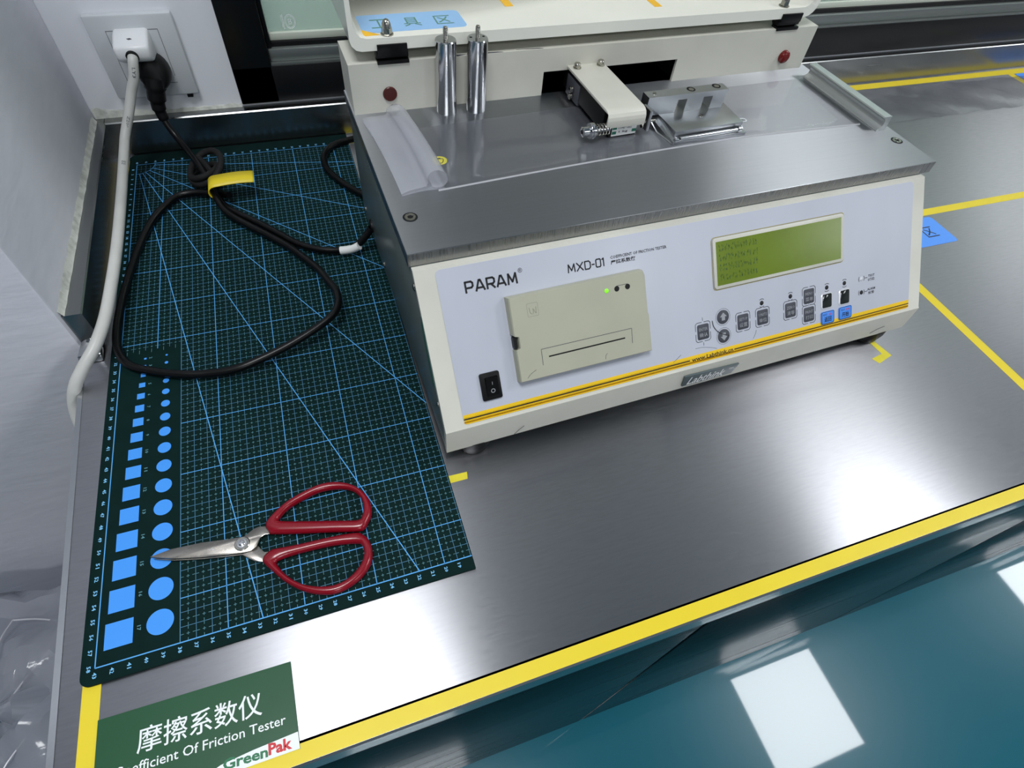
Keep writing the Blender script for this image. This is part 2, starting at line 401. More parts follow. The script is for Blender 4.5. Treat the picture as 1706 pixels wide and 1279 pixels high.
# 1 cm lines
for k in range(0, 26):
    x = k * 10
    if k == 0 or (43 - k) % 5 == 0: continue
    seg(b, x, 271 if x < 50 else 0, x, 580, .32 if x != 50 else .5)
for k in range(1, 58):
    if (58 - k) % 5 == 0: continue
    y = k * 10; seg(b, 50 if y < 271 else 0, y, XE, y, .32)
b.build('grid_line', 'mat_line', mt, smooth=0)['kind'] = 'stuff'
b = B()
for k in range(0, 26):
    if (43 - k) % 5 == 0 : seg(b, k * 10, 271 if k * 10 < 50 else 0, k * 10, 580, .6, ZM + .04)
for k in range(1, 58):
    if (58 - k) % 5 == 0: seg(b, 50 if k * 10 < 271 else 0, k * 10, XE, k * 10, .6, ZM + .04)
seg(b, 0, 0, XE, 0, .8, ZM + .04); seg(b, 0, 580, XE, 580, .7, ZM + .04); seg(b, 0, 0, 0, 580, .7, ZM + .04)
for a in (10, 20, 30, 45, 60, 80):
    ca, sa = math.sin(rad(a)), -math.cos(rad(a))
    tmax = min(XE / ca, 580 / -sa); t1 = tmax
    y1 = 580 + sa * t1
    # clip at the plain panel
    t = 20.0; last = None
    while t < tmax and not in_panel(ca * t, 580 + sa * t): t += 0.5
    seg(b, ca * 20, 580 + sa * 20, ca * min(t, tmax), 580 + sa * min(t, tmax), .7, ZM + .08)
for k in range(18):
    a0, a1 = rad(k * 5), rad(k * 5 + 5); R = 20
    seg(b, R * math.sin(a0), 580 - R * math.cos(a0), R * math.sin(a1), 580 - R * math.cos(a1), .5, ZM + .08)
b.build('bold_line', 'mat_bold', mt, smooth=0)['kind'] = 'stuff'
b = B()
for i in range(0, 26):
    for j in range(0, 58):
        x, y = i * 10, j * 10
        if not in_panel(x + 4, y + 5):
            if x + 5 < XE:
                seg(b, x + 4.0, y + 5, x + 6.0, y + 5, .34); seg(b, x + 5, y + 4.0, x + 5, y + 6.0, .34)       # plus mark
                seg(b, x + 5, y - 2.2 if y else 0, x + 5, y + 2.2, .30)                                         # vertical dash over a cm line
            xa = x - 2.2 if (x and not in_panel(x - 2, y + 5)) else x
            seg(b, xa, y + 5, min(x + 2.2, XE), y + 5, .30)                                                      # horizontal dash
b.build('dash_mark', 'mat_fine', mt, smooth=0)['kind'] = 'stuff'
# blue squares, circles and numerals in the plain panel
yc = 17.9; sizes = {}
for N in range(17, 1, -1):
    sizes[N] = yc; yc += 23.2 - (17 - N)
for N, y in sizes.items():
    B().poly([(21.2 - N, y - N / 2, ZM + .02), (21.2, y - N / 2, ZM + .02), (21.2, y + N / 2, ZM + .02), (21.2 - N, y + N / 2, ZM + .02)]).build('printed_square', 'mat_blue', mt, smooth=0)
    n = 40
    B().poly([(37.7 + N / 2 * math.cos(2 * math.pi * k / n), y + N / 2 * math.sin(2 * math.pi * k / n), ZM + .02) for k in range(n)]).build('printed_circle', 'mat_blue', mt, smooth=0)
def numfn(cx, cy): return lambda s, t: (cx + t, cy - s, ZM + .05)
b = B()
def num(b, n, cx, cy, h=2.5, w=1.9):
    t = str(n); L = w * len(t); b.text(t, numfn(cx, cy), (-L / 2, -h / 2, L / 2, h / 2), 0.02, 1)
for n in range(19, 44): num(b, n, 10 * (43 - n), -4.5)
for m_ in range(1, 59): num(b, m_, -3.7, 10 * (58 - m_) + .3)
for n in range(19, 44): num(b, n, 10 * (43 - n), 584.2)
b.build('printed_numeral', 'mat_num', mt, smooth=0)['kind'] = 'stuff'
b = B()
for N, y in sizes.items(): num(b, N, 24.5 + .2, y, 2.4, 1.7)
b.build('printed_numeral', 'mat_fine', mt, smooth=0)['kind'] = 'stuff'

# ------------------------------------------------------------------ tapes, labels and sign on the worktop
def flat(name, pts, z, m, label, cat, t=0.06, group=None):
    c = sum((Vector((p[0], p[1], 0)) for p in pts), Vector()) / len(pts)
    o = B().prism([(p[0], p[1], z) for p in pts], (0, 0, t)).build(name, m, None, (c.x, c.y, z), smooth=0)
    return tag(o, label, cat, group)
flat('floor_tape' if 0 else 'marking_tape', [(-19, -92.2), (2400, -92.2), (2400, -81.5), (-19, -81.5)], 0.05, 'tape', 'yellow marking tape along the front edge of the worktop', 'tape')
flat('marking_tape', [(-7.3, -81), (3.4, -81), (1, 596), (-10.2, 596)], 0.05, 'tape', 'yellow marking tape along the left side, running under the cutting mat', 'tape')
flat('marking_tape', [(240, 584), (2400, 584), (2400, 600.5), (240, 600.5)], 0.05, 'tape', 'yellow marking tape along the foot of the rear upstand', 'tape')
flat('marking_tape', [(832, 265.5), (2400, 265.5), (2400, 277.5), (832, 277.5)], 0.05, 'tape', 'yellow marking tape crossing the worktop level with the blue label', 'tape')
flat('marking_tape', [(831.5, -81), (843.5, -81), (843.5, 265), (831.5, 265)], 0.05, 'tape', 'yellow marking tape running from the front edge back beside the tester', 'tape')
flat('marking_tape', [(1456, 300), (1470, 300), (1470, 583.5), (1456, 583.5)], 0.05, 'tape', 'short yellow marking tape running forward from the rear tape, beside the film strip', 'tape')
flat('corner_tape', [(240, 64), (266, 64), (267.2, 70.4), (240, 71)], 0.05, 'tape_old', 'short yellow tape mark poking out from under the cutting mat edge', 'tape')
def m2w(x, y):
    p = world_of((x, y, 0), 'M') * 1000; return (p.x, p.y)
flat('corner_tape', [m2w(*q) for q in ((463, -36), (469, -36), (473.5, -58.0), (452.5, -63.0), (449, -55.5), (464.5, -53))], 0.05, 'tape_old', 'L-shaped yellow tape mark under the right front foot of the tester', 'tape')

lb = thing('area_label', 'blue rounded label reading 工作区 beside the tester, partly behind it', 'label', (880, 238, 0.1))
pts = rrect(800, 211.8, 957.5, 262, 5)
B().prism([(p[0], p[1], .1) for p in pts], (0, 0, .25)).build('label_film', 'blue_label', lb, smooth=0)
f = lambda s, t: (s, t, .4)
for ch, x0 in (('工', 820), ('作', 868), ('区', 921)): B().text(ch, f, (x0, 226, x0 + 19, 245)).build('character', 'ink', lb, smooth=0)
lb = thing('area_label', 'blue rounded label by the rear upstand next to the short yellow tape', 'label', (1530, 560, 0.1))
B().prism([(p[0], p[1], .1) for p in rrect(1472, 536, 1620, 583, 5)], (0, 0, .25)).build('label_film', 'blue_label', lb, smooth=0)
for ch, x0 in (('工', 1492), ('作', 1535), ('区', 1578)): B().text(ch, f, (x0, 548, x0 + 20, 568)).build('character', 'ink', lb, smooth=0)

sg = thing('bench_sign', 'green sign 摩擦系数仪 Coefficient Of Friction Tester at the front left corner', 'sign', (60, -55, 0.25))
B().prism([(3, -80, .25), (117, -84.2, .25), (116.3, -32.7, .25), (3, -31, .25)], (0, 0, .5)).build('sign_board', 'sign_green', sg, smooth=0)
def sgfn(ox, oy, a, z=.85):
    c, s_ = math.cos(rad(a)), math.sin(rad(a)); return lambda s, t: (ox + c * s - s_ * t, oy + s_ * s + c * t, z)
b = B(); b.text('摩擦系数仪', sgfn(25.5, -57.2, -1.2), (0, 0, 71.4, 14.2), 0.006, 3)
b.text('Coefficient Of Friction Tester', sgfn(13.4, -66.1, -1.3), (0, 0, 96.8, 5.5), 0.006)
b.build('lettering', 'sign_white', sg, smooth=0)
b = B(); top = [(58, -84), (64, -80.6), (72, -78.0), (90, -76.2), (116.7, -74.7)]
b.poly([(p[0], p[1], .80) for p in top] + [(116.95, -84.15, .80), (58, -82.4, .80)][:1])
b.build('white_band', 'sign_white', sg, smooth=0)
g = sgfn(73, -81.6, -2.4, .9)
b = B(); b.text('Green', g, (0, 0, 25.5, 6.0), 0.03); b.build('logo_lettering', 'logo_green', sg, smooth=0)
b = B(); b.text('Pak', g, (25.8, 0.5, 39.6, 7.0), 0.035); b.build('logo_lettering', 'logo_red', sg, smooth=0)

# ------------------------------------------------------------------ friction tester (machine frame: x along the front, y back, z up)
L = 490.0; PT = (39.8, 144.6); FO = (-39.0, 46.2); BO = (-39.6, 19.0); ZP = 155.4; YB = 237.7; ZT = 197.4
ft = thing('friction_tester', 'white bench friction tester with green display, keypad and open lid', 'testing machine', (245, 120, 0), 'M')
td = Vector((0, PT[0] - FO[0], 145.955 - FO[1])); td.normalize(); nn = Vector((0, -td.z, td.y))
def P(s, t, off=0.0): return Vector((s, FO[0], FO[1])) + td * t + nn * off
def pan(off): return lambda s, t: P(s, t, off)
def panel_prism(b, pts, o0, o1, bev=0): return b.prism([P(s, t, o0) for s, t in pts], nn * (o1 - o0), bev)
# housing and front
B().prism([(0.3, -36, 19.5), (0.3, -35, 46), (0.3, 43, 144.2), (0.3, 285, 144.2), (0.3, 285, 19.5)], (L - .6, 0, 0), 0.5).build('housing', 'side', ft)
b = B(); p0_, p1_ = P(0, 125.4), P(0, 2.2)
b.prism([(0, p0_.y, p0_.z), (0, p1_.y, p1_.z), (0, FO[0] - .1, FO[1] + .5), (0, FO[0] - .35, FO[1] - 1.4), (0, BO[0], BO[1]), (0, -36, 19.0), (0, -33, 46), (0, 43.5, 144.2)], (L, 0, 0), 0.0)
b.build('front_bezel', 'cream', ft, smooth=20)
for x, y in ((27, -24), (463, -24), (27, 262), (463, 262)):
    B().lathe((x, y, 0), (0, 0, 1), [(13, 0), (14, 1.5), (16.5, 12), (16.5, 19.5)], 28).build('foot', 'black', ft)
# deck plate
B().box(-1.8, 500.4, 44.2, 285, 144.3, ZP, 0.35, 1).build('deck_plate', 'plate', ft)
B().box(-1.7, 500.3, 43.95, 44.3, 144.7, ZP - .45).build('deck_edge', 'plate_edge', ft)
for x, y in ((10.8, 84.9), (489.0, 83.8)):
    o = B().lathe((x, y, ZP - .2), (0, 0, 1), [(5.6, 0), (5.6, .35), (4.4, .36)], 28).build('deck_screw', 'void', ft)
    b = B(); n = 6
    rings = []
    for r, h in ((4.3, .42), (4.1, .9), (2.3, .9), (2.1, .5)):
        rings.append([(x + (r if r > 3 else r) * math.cos(2 * math.pi * k / 24), y + r * math.sin(2 * math.pi * k / 24), ZP + h - .3) for k in range(24)])
    b.ring_surface(rings, True, False); b.build('screw_head', 'bolt', o)
B().lathe((52.5, 151.8, ZP), (0, 0, 1), [(6.2, 0), (6.2, .15)], 32).build('round_sticker', 'sticker_yellow', ft)
st = ft.children[-1]
b = B()
b.tube([(49.5, 153.5, ZP + .2), (50.5, 149.2, ZP + .2), (52.5, 147.6, ZP + .2), (54.5, 149.2, ZP + .2), (55.5, 153.5, ZP + .2)], .3, 4, 5, True); b.box(51, 54, 154.6, 155.4, ZP + .1, ZP + .25)
b.build('sticker_print', 'ink', st)
# side cover marks
b = B()
b.prism([(0.0, 20, 118), (0.0, -12, 70), (0.0, -4, 66), (0.0, 22, 106)], (-0.15, 0, 0)); b.build('paint_scuff', mat('green scuff', (58, 108, 92), 0.5, noise=.3, nscale=(90, 90, 90)), ft)
for y, z in ((36, 132), (-20, 60), (268, 36), (180, 32)):
    B().lathe((0.3, y, z), (-1, 0, 0), [(3.0, 0), (2.6, 1.2), (1.2, 1.8)], 14).build('side_screw', 'bolt', ft)
B().lathe((0.3, 238, 36), (-1, 0, 0), [(7, 0), (7, 1.5), (5, 2)], 24).build('power_inlet', 'black', ft)

# overlay, stripe and lettering
cp = panel_prism(B(), rrect(15.5, 4.4, 475.6, 123.3, 4), 0, .35).build('control_panel', 'panel', ft)
b = B()
panel_prism(b, [(15.8, 7.9), (475.2, 8.9), (475.4, 11.6), (15.8, 11.3)], .36, .42); panel_prism(b, rrect(15.8, 3.6, 475.4, 7.0, 2.5) , .36, .42)
panel_prism(b, [(15.8, 6.6), (475.4, 6.6), (475.4, 9.0), (15.8, 9.0)], .36, .42)
b.build('yellow_band', 'yellow_print', cp, smooth=0)
b = B(); f = pan(.48)
panel_prism(b, [(15.8, 7.1), (221.5, 7.1), (221.5, 8.1), (15.8, 8.1)], .42, .46); panel_prism(b, [(268, 7.1), (475.4, 7.4), (475.4, 8.3), (268, 8.1)], .42, .46)
b.text('www.Labthink.cn', f, (223.5, 5.9, 266.8, 9.6), 0.02)
stroke_text(b, f, [('P', 35.8, 103.2, 41.4, 110.8), ('A', 43.6, 103.2, 50.2, 110.8), ('R', 52.4, 103.2, 58.2, 110.8), ('A', 60.2, 103.2, 66.8, 110.8), ('M', 69.0, 103.2, 75.8, 110.8)], 1.5); b.text('®', f, (77.6, 110.2, 81.2, 113.8))
stroke_text(b, f, [('M', 118.5, 102.9, 124.2, 108.9), ('X', 126.0, 102.9, 131.2, 108.9), ('D', 133.0, 102.9, 137.6, 108.9), ('-', 139.0, 102.9, 141.0, 108.9), ('0', 142.6, 102.9, 146.6, 108.9), ('1', 147.4, 102.9, 150.0, 108.9)], 1.0)
b.text('COEFFICIENT OF FRICTION TESTER', f, (155.4, 107.0, 206.9, 109.4), 0.015, 1); b.text('摩擦系数仪', f, (155.5, 102.5, 177.8, 105.9), 0.02, 1)
# legends and brackets round the indicators
def arc(b, s, t, r, a0, a1, w=.5, off=.46):
    n = 8
    for k in range(n):
        q0, q1 = rad(a0 + (a1 - a0) * k / n), rad(a0 + (a1 - a0) * (k + 1) / n)
        b.faces([P(s + R * math.cos(q), t + R * math.sin(q), off) for R, q in ((r, q0), (r + w, q0), (r + w, q1), (r, q1))], [(0, 1, 2, 3)])
for s, t in ((299.3, 43.2), (331, 43.0), (372.8, 43.1), (393.7, 43.2)):
    arc(b, s, t, 3.4, 50, 130); arc(b, s, t, 3.4, 230, 310)
for s, t in ((414.4, 43.4), (414.7, 30.4)):
    arc(b, s, t, 3.2, 140, 220); arc(b, s, t, 3.2, -40, 40); panel_prism(b, [(s + 4, t - .25), (s + 7.2, t - .25), (s + 7.2, t + .25), (s + 4, t + .25)], .40, .45)
b.text('TEST', f, (422.5, 43.6, 430.5, 45.8), 0.01, 1); b.text('试验', f, (422.0, 39.8, 430.5, 42.6), 0, 1)
b.text('ALARM', f, (422.0, 30.8, 431.5, 33.0), 0.01, 1); b.text('报警', f, (423.0, 27.0, 430.5, 29.8), 0, 1)
for s, t in ((236.7, 30.5), ): 
    panel_prism(b, [(s - .2, t + 9.6), (s + .2, t + 9.6), (s + .2, t + 12.6), (s - .2, t + 12.6)], .40, .45); panel_prism(b, [(s - .2, t - 12.4), (s + .2, t - 12.4), (s + .2, t - 9.6), (s - .2, t - 9.6)], .40, .45)
panel_prism(b, [(351.7, 29.6), (352.0, 29.6), (352.0, 32), (351.7, 32)], .40, .45)
b.build('lettering', 'ink', cp, smooth=0)
for s, t, m in ((299.3, 43.2, 'ink'), (331, 43.0, 'ink'), (372.8, 43.1, 'ink'), (393.7, 43.2, 'ink'), (414.4, 43.4, 'silver'), (414.7, 30.4, 'ink')):
    B().lathe(P(s, t, .3), nn, [(2.1, 0), (1.9, .3), (1.0, .6)], 16).build('indicator_light', m, cp)
# keys
def key(s, t, txt1, txt2, m='key_grey', w=11.6, h=13.4, print_m='key_print'):
    o = panel_prism(B(), rrect(s - w / 2, t - h / 2, s + w / 2, t + h / 2, 1.6), .35, .95, .25).build('key', m, ft)
    b = B(); W2, H2 = w / 2 + 1.7, h / 2 + 1.8
    for sx in (-1, 1):
        for sy in (-1, 1):
            c = [(sx * W2, sy * 1.2), (sx * W2, sy * (H2 - 1.5)), (sx * (W2 - 1.5), sy * H2), (sx * 1.0, sy * H2)]
            for a_, b_ in zip(c, c[1:]):
                d = Vector((b_[0] - a_[0], b_[1] - a_[1])); q = Vector((-d.y, d.x)).normalized() * .24
                b.faces([P(s + a_[0] - q.x, t + a_[1] - q.y, .45), P(s + b_[0] - q.x, t + b_[1] - q.y, .45), P(s + b_[0] + q.x, t + b_[1] + q.y, .45), P(s + a_[0] + q.x, t + a_[1] + q.y, .45)], [(0, 1, 2, 3)])
    if m != 'key_worn': b.build('key_outline', 'ink', o, smooth=0)
    if txt1:
        b = B(); b.text(txt1, pan(1.02), (s - 4.4, t + 1.0, s + 4.4, t + 3.6), 0, 1); b.text(txt2, pan(1.02), (s - 4.2, t - 4.6, s + 4.2, t - .9), 0, 1)
        b.build('key_print', print_m, o, smooth=0)
    return o
for s, t, a_, c_ in ((236.7, 30.5, 'ENTER', '确认'), (278.5, 30.7, 'SETUP', '设置'), (299.7, 30.5, 'UNITS', '单位'), (330.7, 30.6, 'ZERO', '清零'), (351.9, 39.2, 'MENU', '菜单'), (351.8, 22.3, 'PRINT', '打印')):
    key(s, t, a_, c_)
for s, t in ((372.8, 30.8), (393.9, 30.4)):
    o = key(s, t, None, None, 'key_worn', 11.0, 13.0)
    b = B(); pts = rrect(s - 7, t - 8, s + 7, t + 8, 3); inn = rrect(s - 5.3, t - 6.2, s + 5.3, t + 6.2, 2)
    b.faces([P(p[0], p[1], .5) for p in pts] + [P(p[0], p[1], .9) for p in inn], [(k, (k + 1) % len(pts), len(pts) + (k + 1) % len(pts), len(pts) + k) for k in range(len(pts))])
    b.build('key_surround', 'silver', o, smooth=0)
for s, t, txt in ((373.4, 14.9, '返回'), (394.4, 15.2, '开始')):
    o = panel_prism(B(), rrect(s - 7.6, t - 6.0, s + 7.6, t + 6.0, 1.6), .42, 1.3, .2).build('key', 'key_blue', ft)
    o['label'] = 'bright blue key'
    b = B(); b.text(txt, pan(1.36), (s - 4.2, t - 4, s + 4.2, t + 1.0), 0.02, 1)
    e = rrect(s - 7.4, t - 5.8, s + 7.4, t + 5.8, 1.5); n2 = rrect(s - 6.9, t - 5.3, s + 6.9, t + 5.3, 1.2)
    b.faces([P(p[0], p[1], 1.33) for p in e] + [P(p[0], p[1], 1.33) for p in n2], [(k, (k + 1) % len(e), len(e) + (k + 1) % len(e), len(e) + k) for k in range(len(e))])
    b.text('RESET' if txt == '返回' else 'TEST', pan(1.36), (s - 6, t + 2.2, s - .5, t + 4.0), 0, 1)
    b.build('key_print', 'ink', o, smooth=0)
    b = B(); b.text('ALL' if txt == '返回' else 'RUN', pan(1.36), (s + .8, t + 2.0, s + 5, t + 4.2), 0.02, 1); b.build('key_print', 'key_red', o, smooth=0)
for s, t, up in ((257.7, 39.2, 1), (257.6, 22.2, -1)):
    o = B().lathe(P(s, t, .35), nn, [(6.1, 0), (6.1, .4), (5.7, .6)], 36).build('arrow_key', 'key_grey', ft)
    b = B(); a_ = [(-3.6, .2), (0, 4.0), (3.6, .2), (1.7, .2), (1.7, -3.0), (-1.7, -3.0), (-1.7, .2)]
    b.poly([P(s + q[0], t + up * q[1], 1.05) for q in a_]); b.build('arrow_print', 'key_print', o, smooth=0)
    b = B(); arc(b, s, t, 7.4, 0, 180, .22); arc(b, s, t, 7.4, 180, 360, .22); b.build('key_outline', 'ink', o, smooth=0)
b = B(); b.tube([P(246.5, 38, .6), P(247.5, 33, .7), P(251, 28, .7), P(256, 24.5, 1.3), P(263, 21.5, 1.3)], .28, 5, 5); b.build('scratch', 'ink', cp)
b = B(); b.tube([P(228, 17.2, .45), P(236, 16.6, .45), P(244, 14.6, .45), P(250, 12.4, .45)], .12, 4, 5); b.build('scratch', 'key_grey', cp)
b = B(); b.tube([P(289, 13, .45), P(291.5, 17, .45), P(292.6, 20, .45)], .12, 4, 5); b.build('scratch', 'key_grey', cp)
b = B()
b.tube([P(205, 10, .45), P(210, 13, .45), P(213, 15, .45)], .14, 4, 4); b.build('scratch', 'key_grey', cp)

# display
ds = panel_prism(B(), rrect(250.4, 64.2, 391.4, 106.9, 3), .3, 1.6, .4).build('display', 'cream', ft)
b = B(); e = rrect(249.4, 63.2, 392.4, 107.9, 3.6); n2 = rrect(250.0, 63.8, 391.8, 107.3, 3.2)
b.faces([P(p[0], p[1], .5) for p in e] + [P(p[0], p[1], .5) for p in n2], [(k, (k + 1) % len(e), len(e) + (k + 1) % len(e), len(e) + k) for k in range(len(e))])
b.build('display_outline', mat('olive print', (150, 140, 70), 0.5), ds, smooth=0)
panel_prism(B(), [(253.3, 67), (388, 67), (388, 103.9), (253.3, 103.9)], 1.2, 1.66).build('screen', 'lcd', ds, smooth=0)
b = B()
for r in range(4):
    for c in range(13):
        s0 = 256 + c * 3.1; t0 = 71 + r * 8.2
        for k in range(5):
            ss = s0 + random.choice((0, .55, 1.1, 1.65)); tt = t0 + random.choice((0, .8, 1.6, 2.4, 3.2, 4.0))
            b.faces([P(ss, tt, 1.70), P(ss + .5, tt, 1.70), P(ss + .5, tt + 1.5, 1.70), P(ss, tt + 1.5, 1.70)], [(0, 1, 2, 3)])
b.build('screen_text', 'lcd_dark', ds, smooth=0)['kind'] = 'stuff'

# receipt printer
b = B()
O = 8.0
face = [(65.2, 93.6), (178.2, 94.1), (179.6, 90), (179.6, 60), (180.6, 58), (180.6, 28.2), (65, 28.4), (65, 54), (68.4, 55), (68.4, 63.6), (65, 64.6)]
base = [(63.6, 94.6), (179.6, 95.0), (181.5, 91), (181.5, 60), (182, 58), (182, 27.0), (63.6, 27.4), (63.6, 53), (67.2, 54.4), (67.2, 64.2), (63.6, 65.6)]
b.ring_surface([[P(s, t, .3) for s, t in base], [P(s, t, O - 1) for s, t in [((f_[0] + b_[0]) / 2, (f_[1] + b_[1]) / 2) for f_, b_ in zip(face, base)]], [P(s, t, O) for s, t in face]])
pr = b.build('printer', 'printer', ft, smooth=25)
b = B(); r0 = [(84.2, 37.6), (163.4, 37.9), (163.9, 50.2), (84.4, 50.4)]
for a_, c_ in zip(r0[1:], r0[2:] + r0[:1]):
    d = Vector((c_[0] - a_[0], c_[1] - a_[1])); q = Vector((-d.y, d.x)).normalized() * .22
    b.faces([P(a_[0] - q.x, a_[1] - q.y, O + .06), P(c_[0] - q.x, c_[1] - q.y, O + .06), P(c_[0] + q.x, c_[1] + q.y, O + .06), P(a_[0] + q.x, a_[1] + q.y, O + .06)], [(0, 1, 2, 3)])
b.build('slot_groove', 'key_grey', pr, smooth=0)
panel_prism(B(), [(89.9, 42.9), (157.2, 43.0), (157.2, 44.1), (89.9, 44.0)], O - .2, O + .08).build('paper_slot', 'void', pr, smooth=0)
B().lathe(P(145.2, 84.2, O - .1), nn, [(1.9, 0), (1.7, .5), (.9, 1.0)], 18).build('status_light', 'led_green', pr)
for s in (154.3, 163.9): B().lathe(P(s, 84.2, O - .1), nn, [(2.2, 0), (2.2, .2)], 20).build('feed_button', 'black', pr)
b = B(); panel_prism(b, [(154.3, 86.2), (163.9, 86.2), (163.9, 86.6), (154.3, 86.6)], O, O + .06); b.build('button_mark', 'key_grey', pr, smooth=0)
b = B(); e = rrect(77.6, 76.9, 86.8, 87.4, 1.0); n2 = rrect(78.0, 77.3, 86.4, 87.0, .8)
b.faces([P(p[0], p[1], O + .05) for p in e] + [P(p[0], p[1], O + .05) for p in n2], [(k, (k + 1) % len(e), len(e) + (k + 1) % len(e), len(e) + k) for k in range(len(e))])
b.tube([P(79.6, 84, O + .05), P(80.2, 80, O + .05), P(82.4, 79.2, O + .05), P(82.6, 83, O + .05), P(84.6, 79, O + .05), P(85, 84, O + .05)], .22, 5, 4)
b.build('embossed_mark', mat('embossed plastic', (150, 150, 134), .5), pr)
panel_prism(B(), rrect(63.9, 54.6, 66.6, 63.8, 1.2), 1, 6).build('release_clip', 'black', pr)
b = B(); b.tube([P(70, 30.2, O + .05), P(73, 33, O + .05), P(78, 35.4, O + .05)], .15, 4, 4); b.build('scratch', 'key_grey', pr)
b = B(); b.tube([P(138, 30, O + .05), P(138.5, 33, O + .05), P(140, 34.5, O + .05)], .15, 4, 4); b.build('scratch', 'key_grey', pr)

# power switch
sw = panel_prism(B(), rrect(33.4, 18.6, 49.6, 40.6, 1.6), .3, 2.2, .5).build('power_switch', 'black', ft)
b = B()
q = [(37.2, 21.6), (47.4, 21.6), (47.4, 37.2), (37.2, 37.2)]
b.ring_surface([[P(s, t, 2.0) for s, t in q], [P(37.4, 22, 2.4), P(47.2, 22, 2.4), P(47.2, 36.8, 5.2), P(37.4, 36.8, 5.2)]])
rk = b.build('rocker', 'black_gloss', sw, smooth=0)
b = B(); slope = lambda t: 2.4 + (t - 22) / 14.8 * 2.8 + .08
b.faces([P(42.1, 31, slope(31)), P(42.5, 31, slope(31)), P(42.5, 33.6, slope(33.6)), P(42.1, 33.6, slope(33.6))], [(0, 1, 2, 3)])
n = 20; b.faces([P(42.3 + R * math.cos(2 * math.pi * k / n), 26 + R * math.sin(2 * math.pi * k / n), slope(26 + R * math.sin(2 * math.pi * k / n))) for R in (1.2, 1.8) for k in range(n)], [(k, (k + 1) % n, n + (k + 1) % n, n + k) for k in range(n)])
b.build('switch_mark', 'key_print', rk, smooth=0)
# name plate on the chin
yc_ = BO[0]
np_ = B().prism([(219.4, yc_, 24.0), (273.0, yc_, 24.6), (276.6, yc_, 36.8), (222, yc_, 38.8), (217.6, yc_, 38.6)], (0, -1.6, 0), .3).build('nameplate', 'nameplate', ft)
b = B(); sk = lambda s, t: (224.5 + s + t * .22, yc_ - 1.75, 25.6 + t - s * .012)
b.text('Labthink', sk, (-1, -.2, 38, 10.0), 0.012, 3); b.text('™', sk, (40, 7.4, 44.5, 9.2), 0.01); b.build('nameplate_lettering', 'nameplate_text', np_, smooth=0)
b = B(); b.tube([(58, -40.6, 21), (62, -40.6, 26), (66, -40.6, 30)], .25, 4, 4); b.build('scratch', 'key_grey', ft)
b = B(); b.tube([(440, -40.6, 26), (447, -40.6, 30), (455, -40.6, 32)], .25, 4, 4); b.build('scratch', 'key_grey', ft)

# rear box with slot
S0, S1, Z0, Z1 = 178.5, 325.0, 155.4, 177.0
b = B()
b.box(-.4, S0, YB, 240.7, ZP, ZT - 2); b.box(S1, 491.4, YB, 240.7, ZP, ZT - 2); b.box(S0, S1, YB, 240.7, Z1, ZT - 2)
b.box(-.4, 491.4, YB, 285, ZT - 2, ZT); b.box(-.4, 1.6, 240.7, 283, ZP, ZT - 2); b.box(489.4, 491.4, 240.7, 283, ZP, ZT - 2); b.box(-.4, 491.4, 283, 285, ZP, ZT - 2)
b.build('rear_box', 'cream', ft, smooth=0)
b = B(); b.faces([(S0 - 3, 241, ZP), (S1 + 3, 241, ZP), (S1 + 3, 241, Z1 + 3), (S0 - 3, 241, Z1 + 3), (S0 - 3, 281, ZP), (S1 + 3, 281, ZP), (S1 + 3, 281, Z1 + 3), (S0 - 3, 281, Z1 + 3)], [(0, 1, 5, 4), (1, 2, 6, 5), (2, 3, 7, 6), (3, 0, 4, 7), (4, 5, 6, 7)])
b.build('slot_recess', 'void', ft, smooth=0)
B().lathe((32.4, YB, 171), (0, -1, 0), [(6.2, 0), (6.2, .8), (5.6, 1.6)], 28).build('sensor_cap', 'cap_dark', ft)
B().lathe((461, YB, 169.5), (0, -1, 0), [(6.4, 0), (6.2, 3.0), (4.6, 4.6), (2.2, 5.2)], 28).build('sensor_cap', 'cap_red', ft)
b = B(); b.prism([(80, 238.4, ZT), (88, 241, ZT), (103, 239.6, ZT), (95, 237.6, ZT)], (0, 0, .25)); b.build('chipped_paint', 'key_grey', ft, smooth=0)
b = B(); b.prism([(112, 240.4, ZT), (132, 239.4, ZT), (137, 238.2, ZT), (118, 238.2, ZT)], (0, 0, .25)); b.build('chipped_paint', 'key_grey', ft, smooth=0)
b = B(); b.prism([(150, 240.6, ZT), (172, 240, ZT), (176, 238.6, ZT)], (0, 0, .25)); b.build('chipped_paint', 'key_grey', ft, smooth=0)
for x0, x1 in ((24.2, 51.4), (436.5, 463.8)):
    b = B(); b.box(x0, x1, 236.4, 246.5, ZT - 1.5, ZT + 1.6, .5); w = (x1 - x0) / 5
    for k in range(5):
        b.cyl((x0 + k * w + .3, 244.6, 203.2), (x0 + (k + 1) * w - .3, 244.6, 203.2), 4.2 if k % 2 else 4.6, 18, .5)
    b.box(x0 + 1, x1 - 1, 236.2, 238.2, 203.5, 211.5, .5); b.box(x0, x1, 238, 247, 200.0, 206.4, .8)
    b.build('hinge', 'black_gloss', ft)
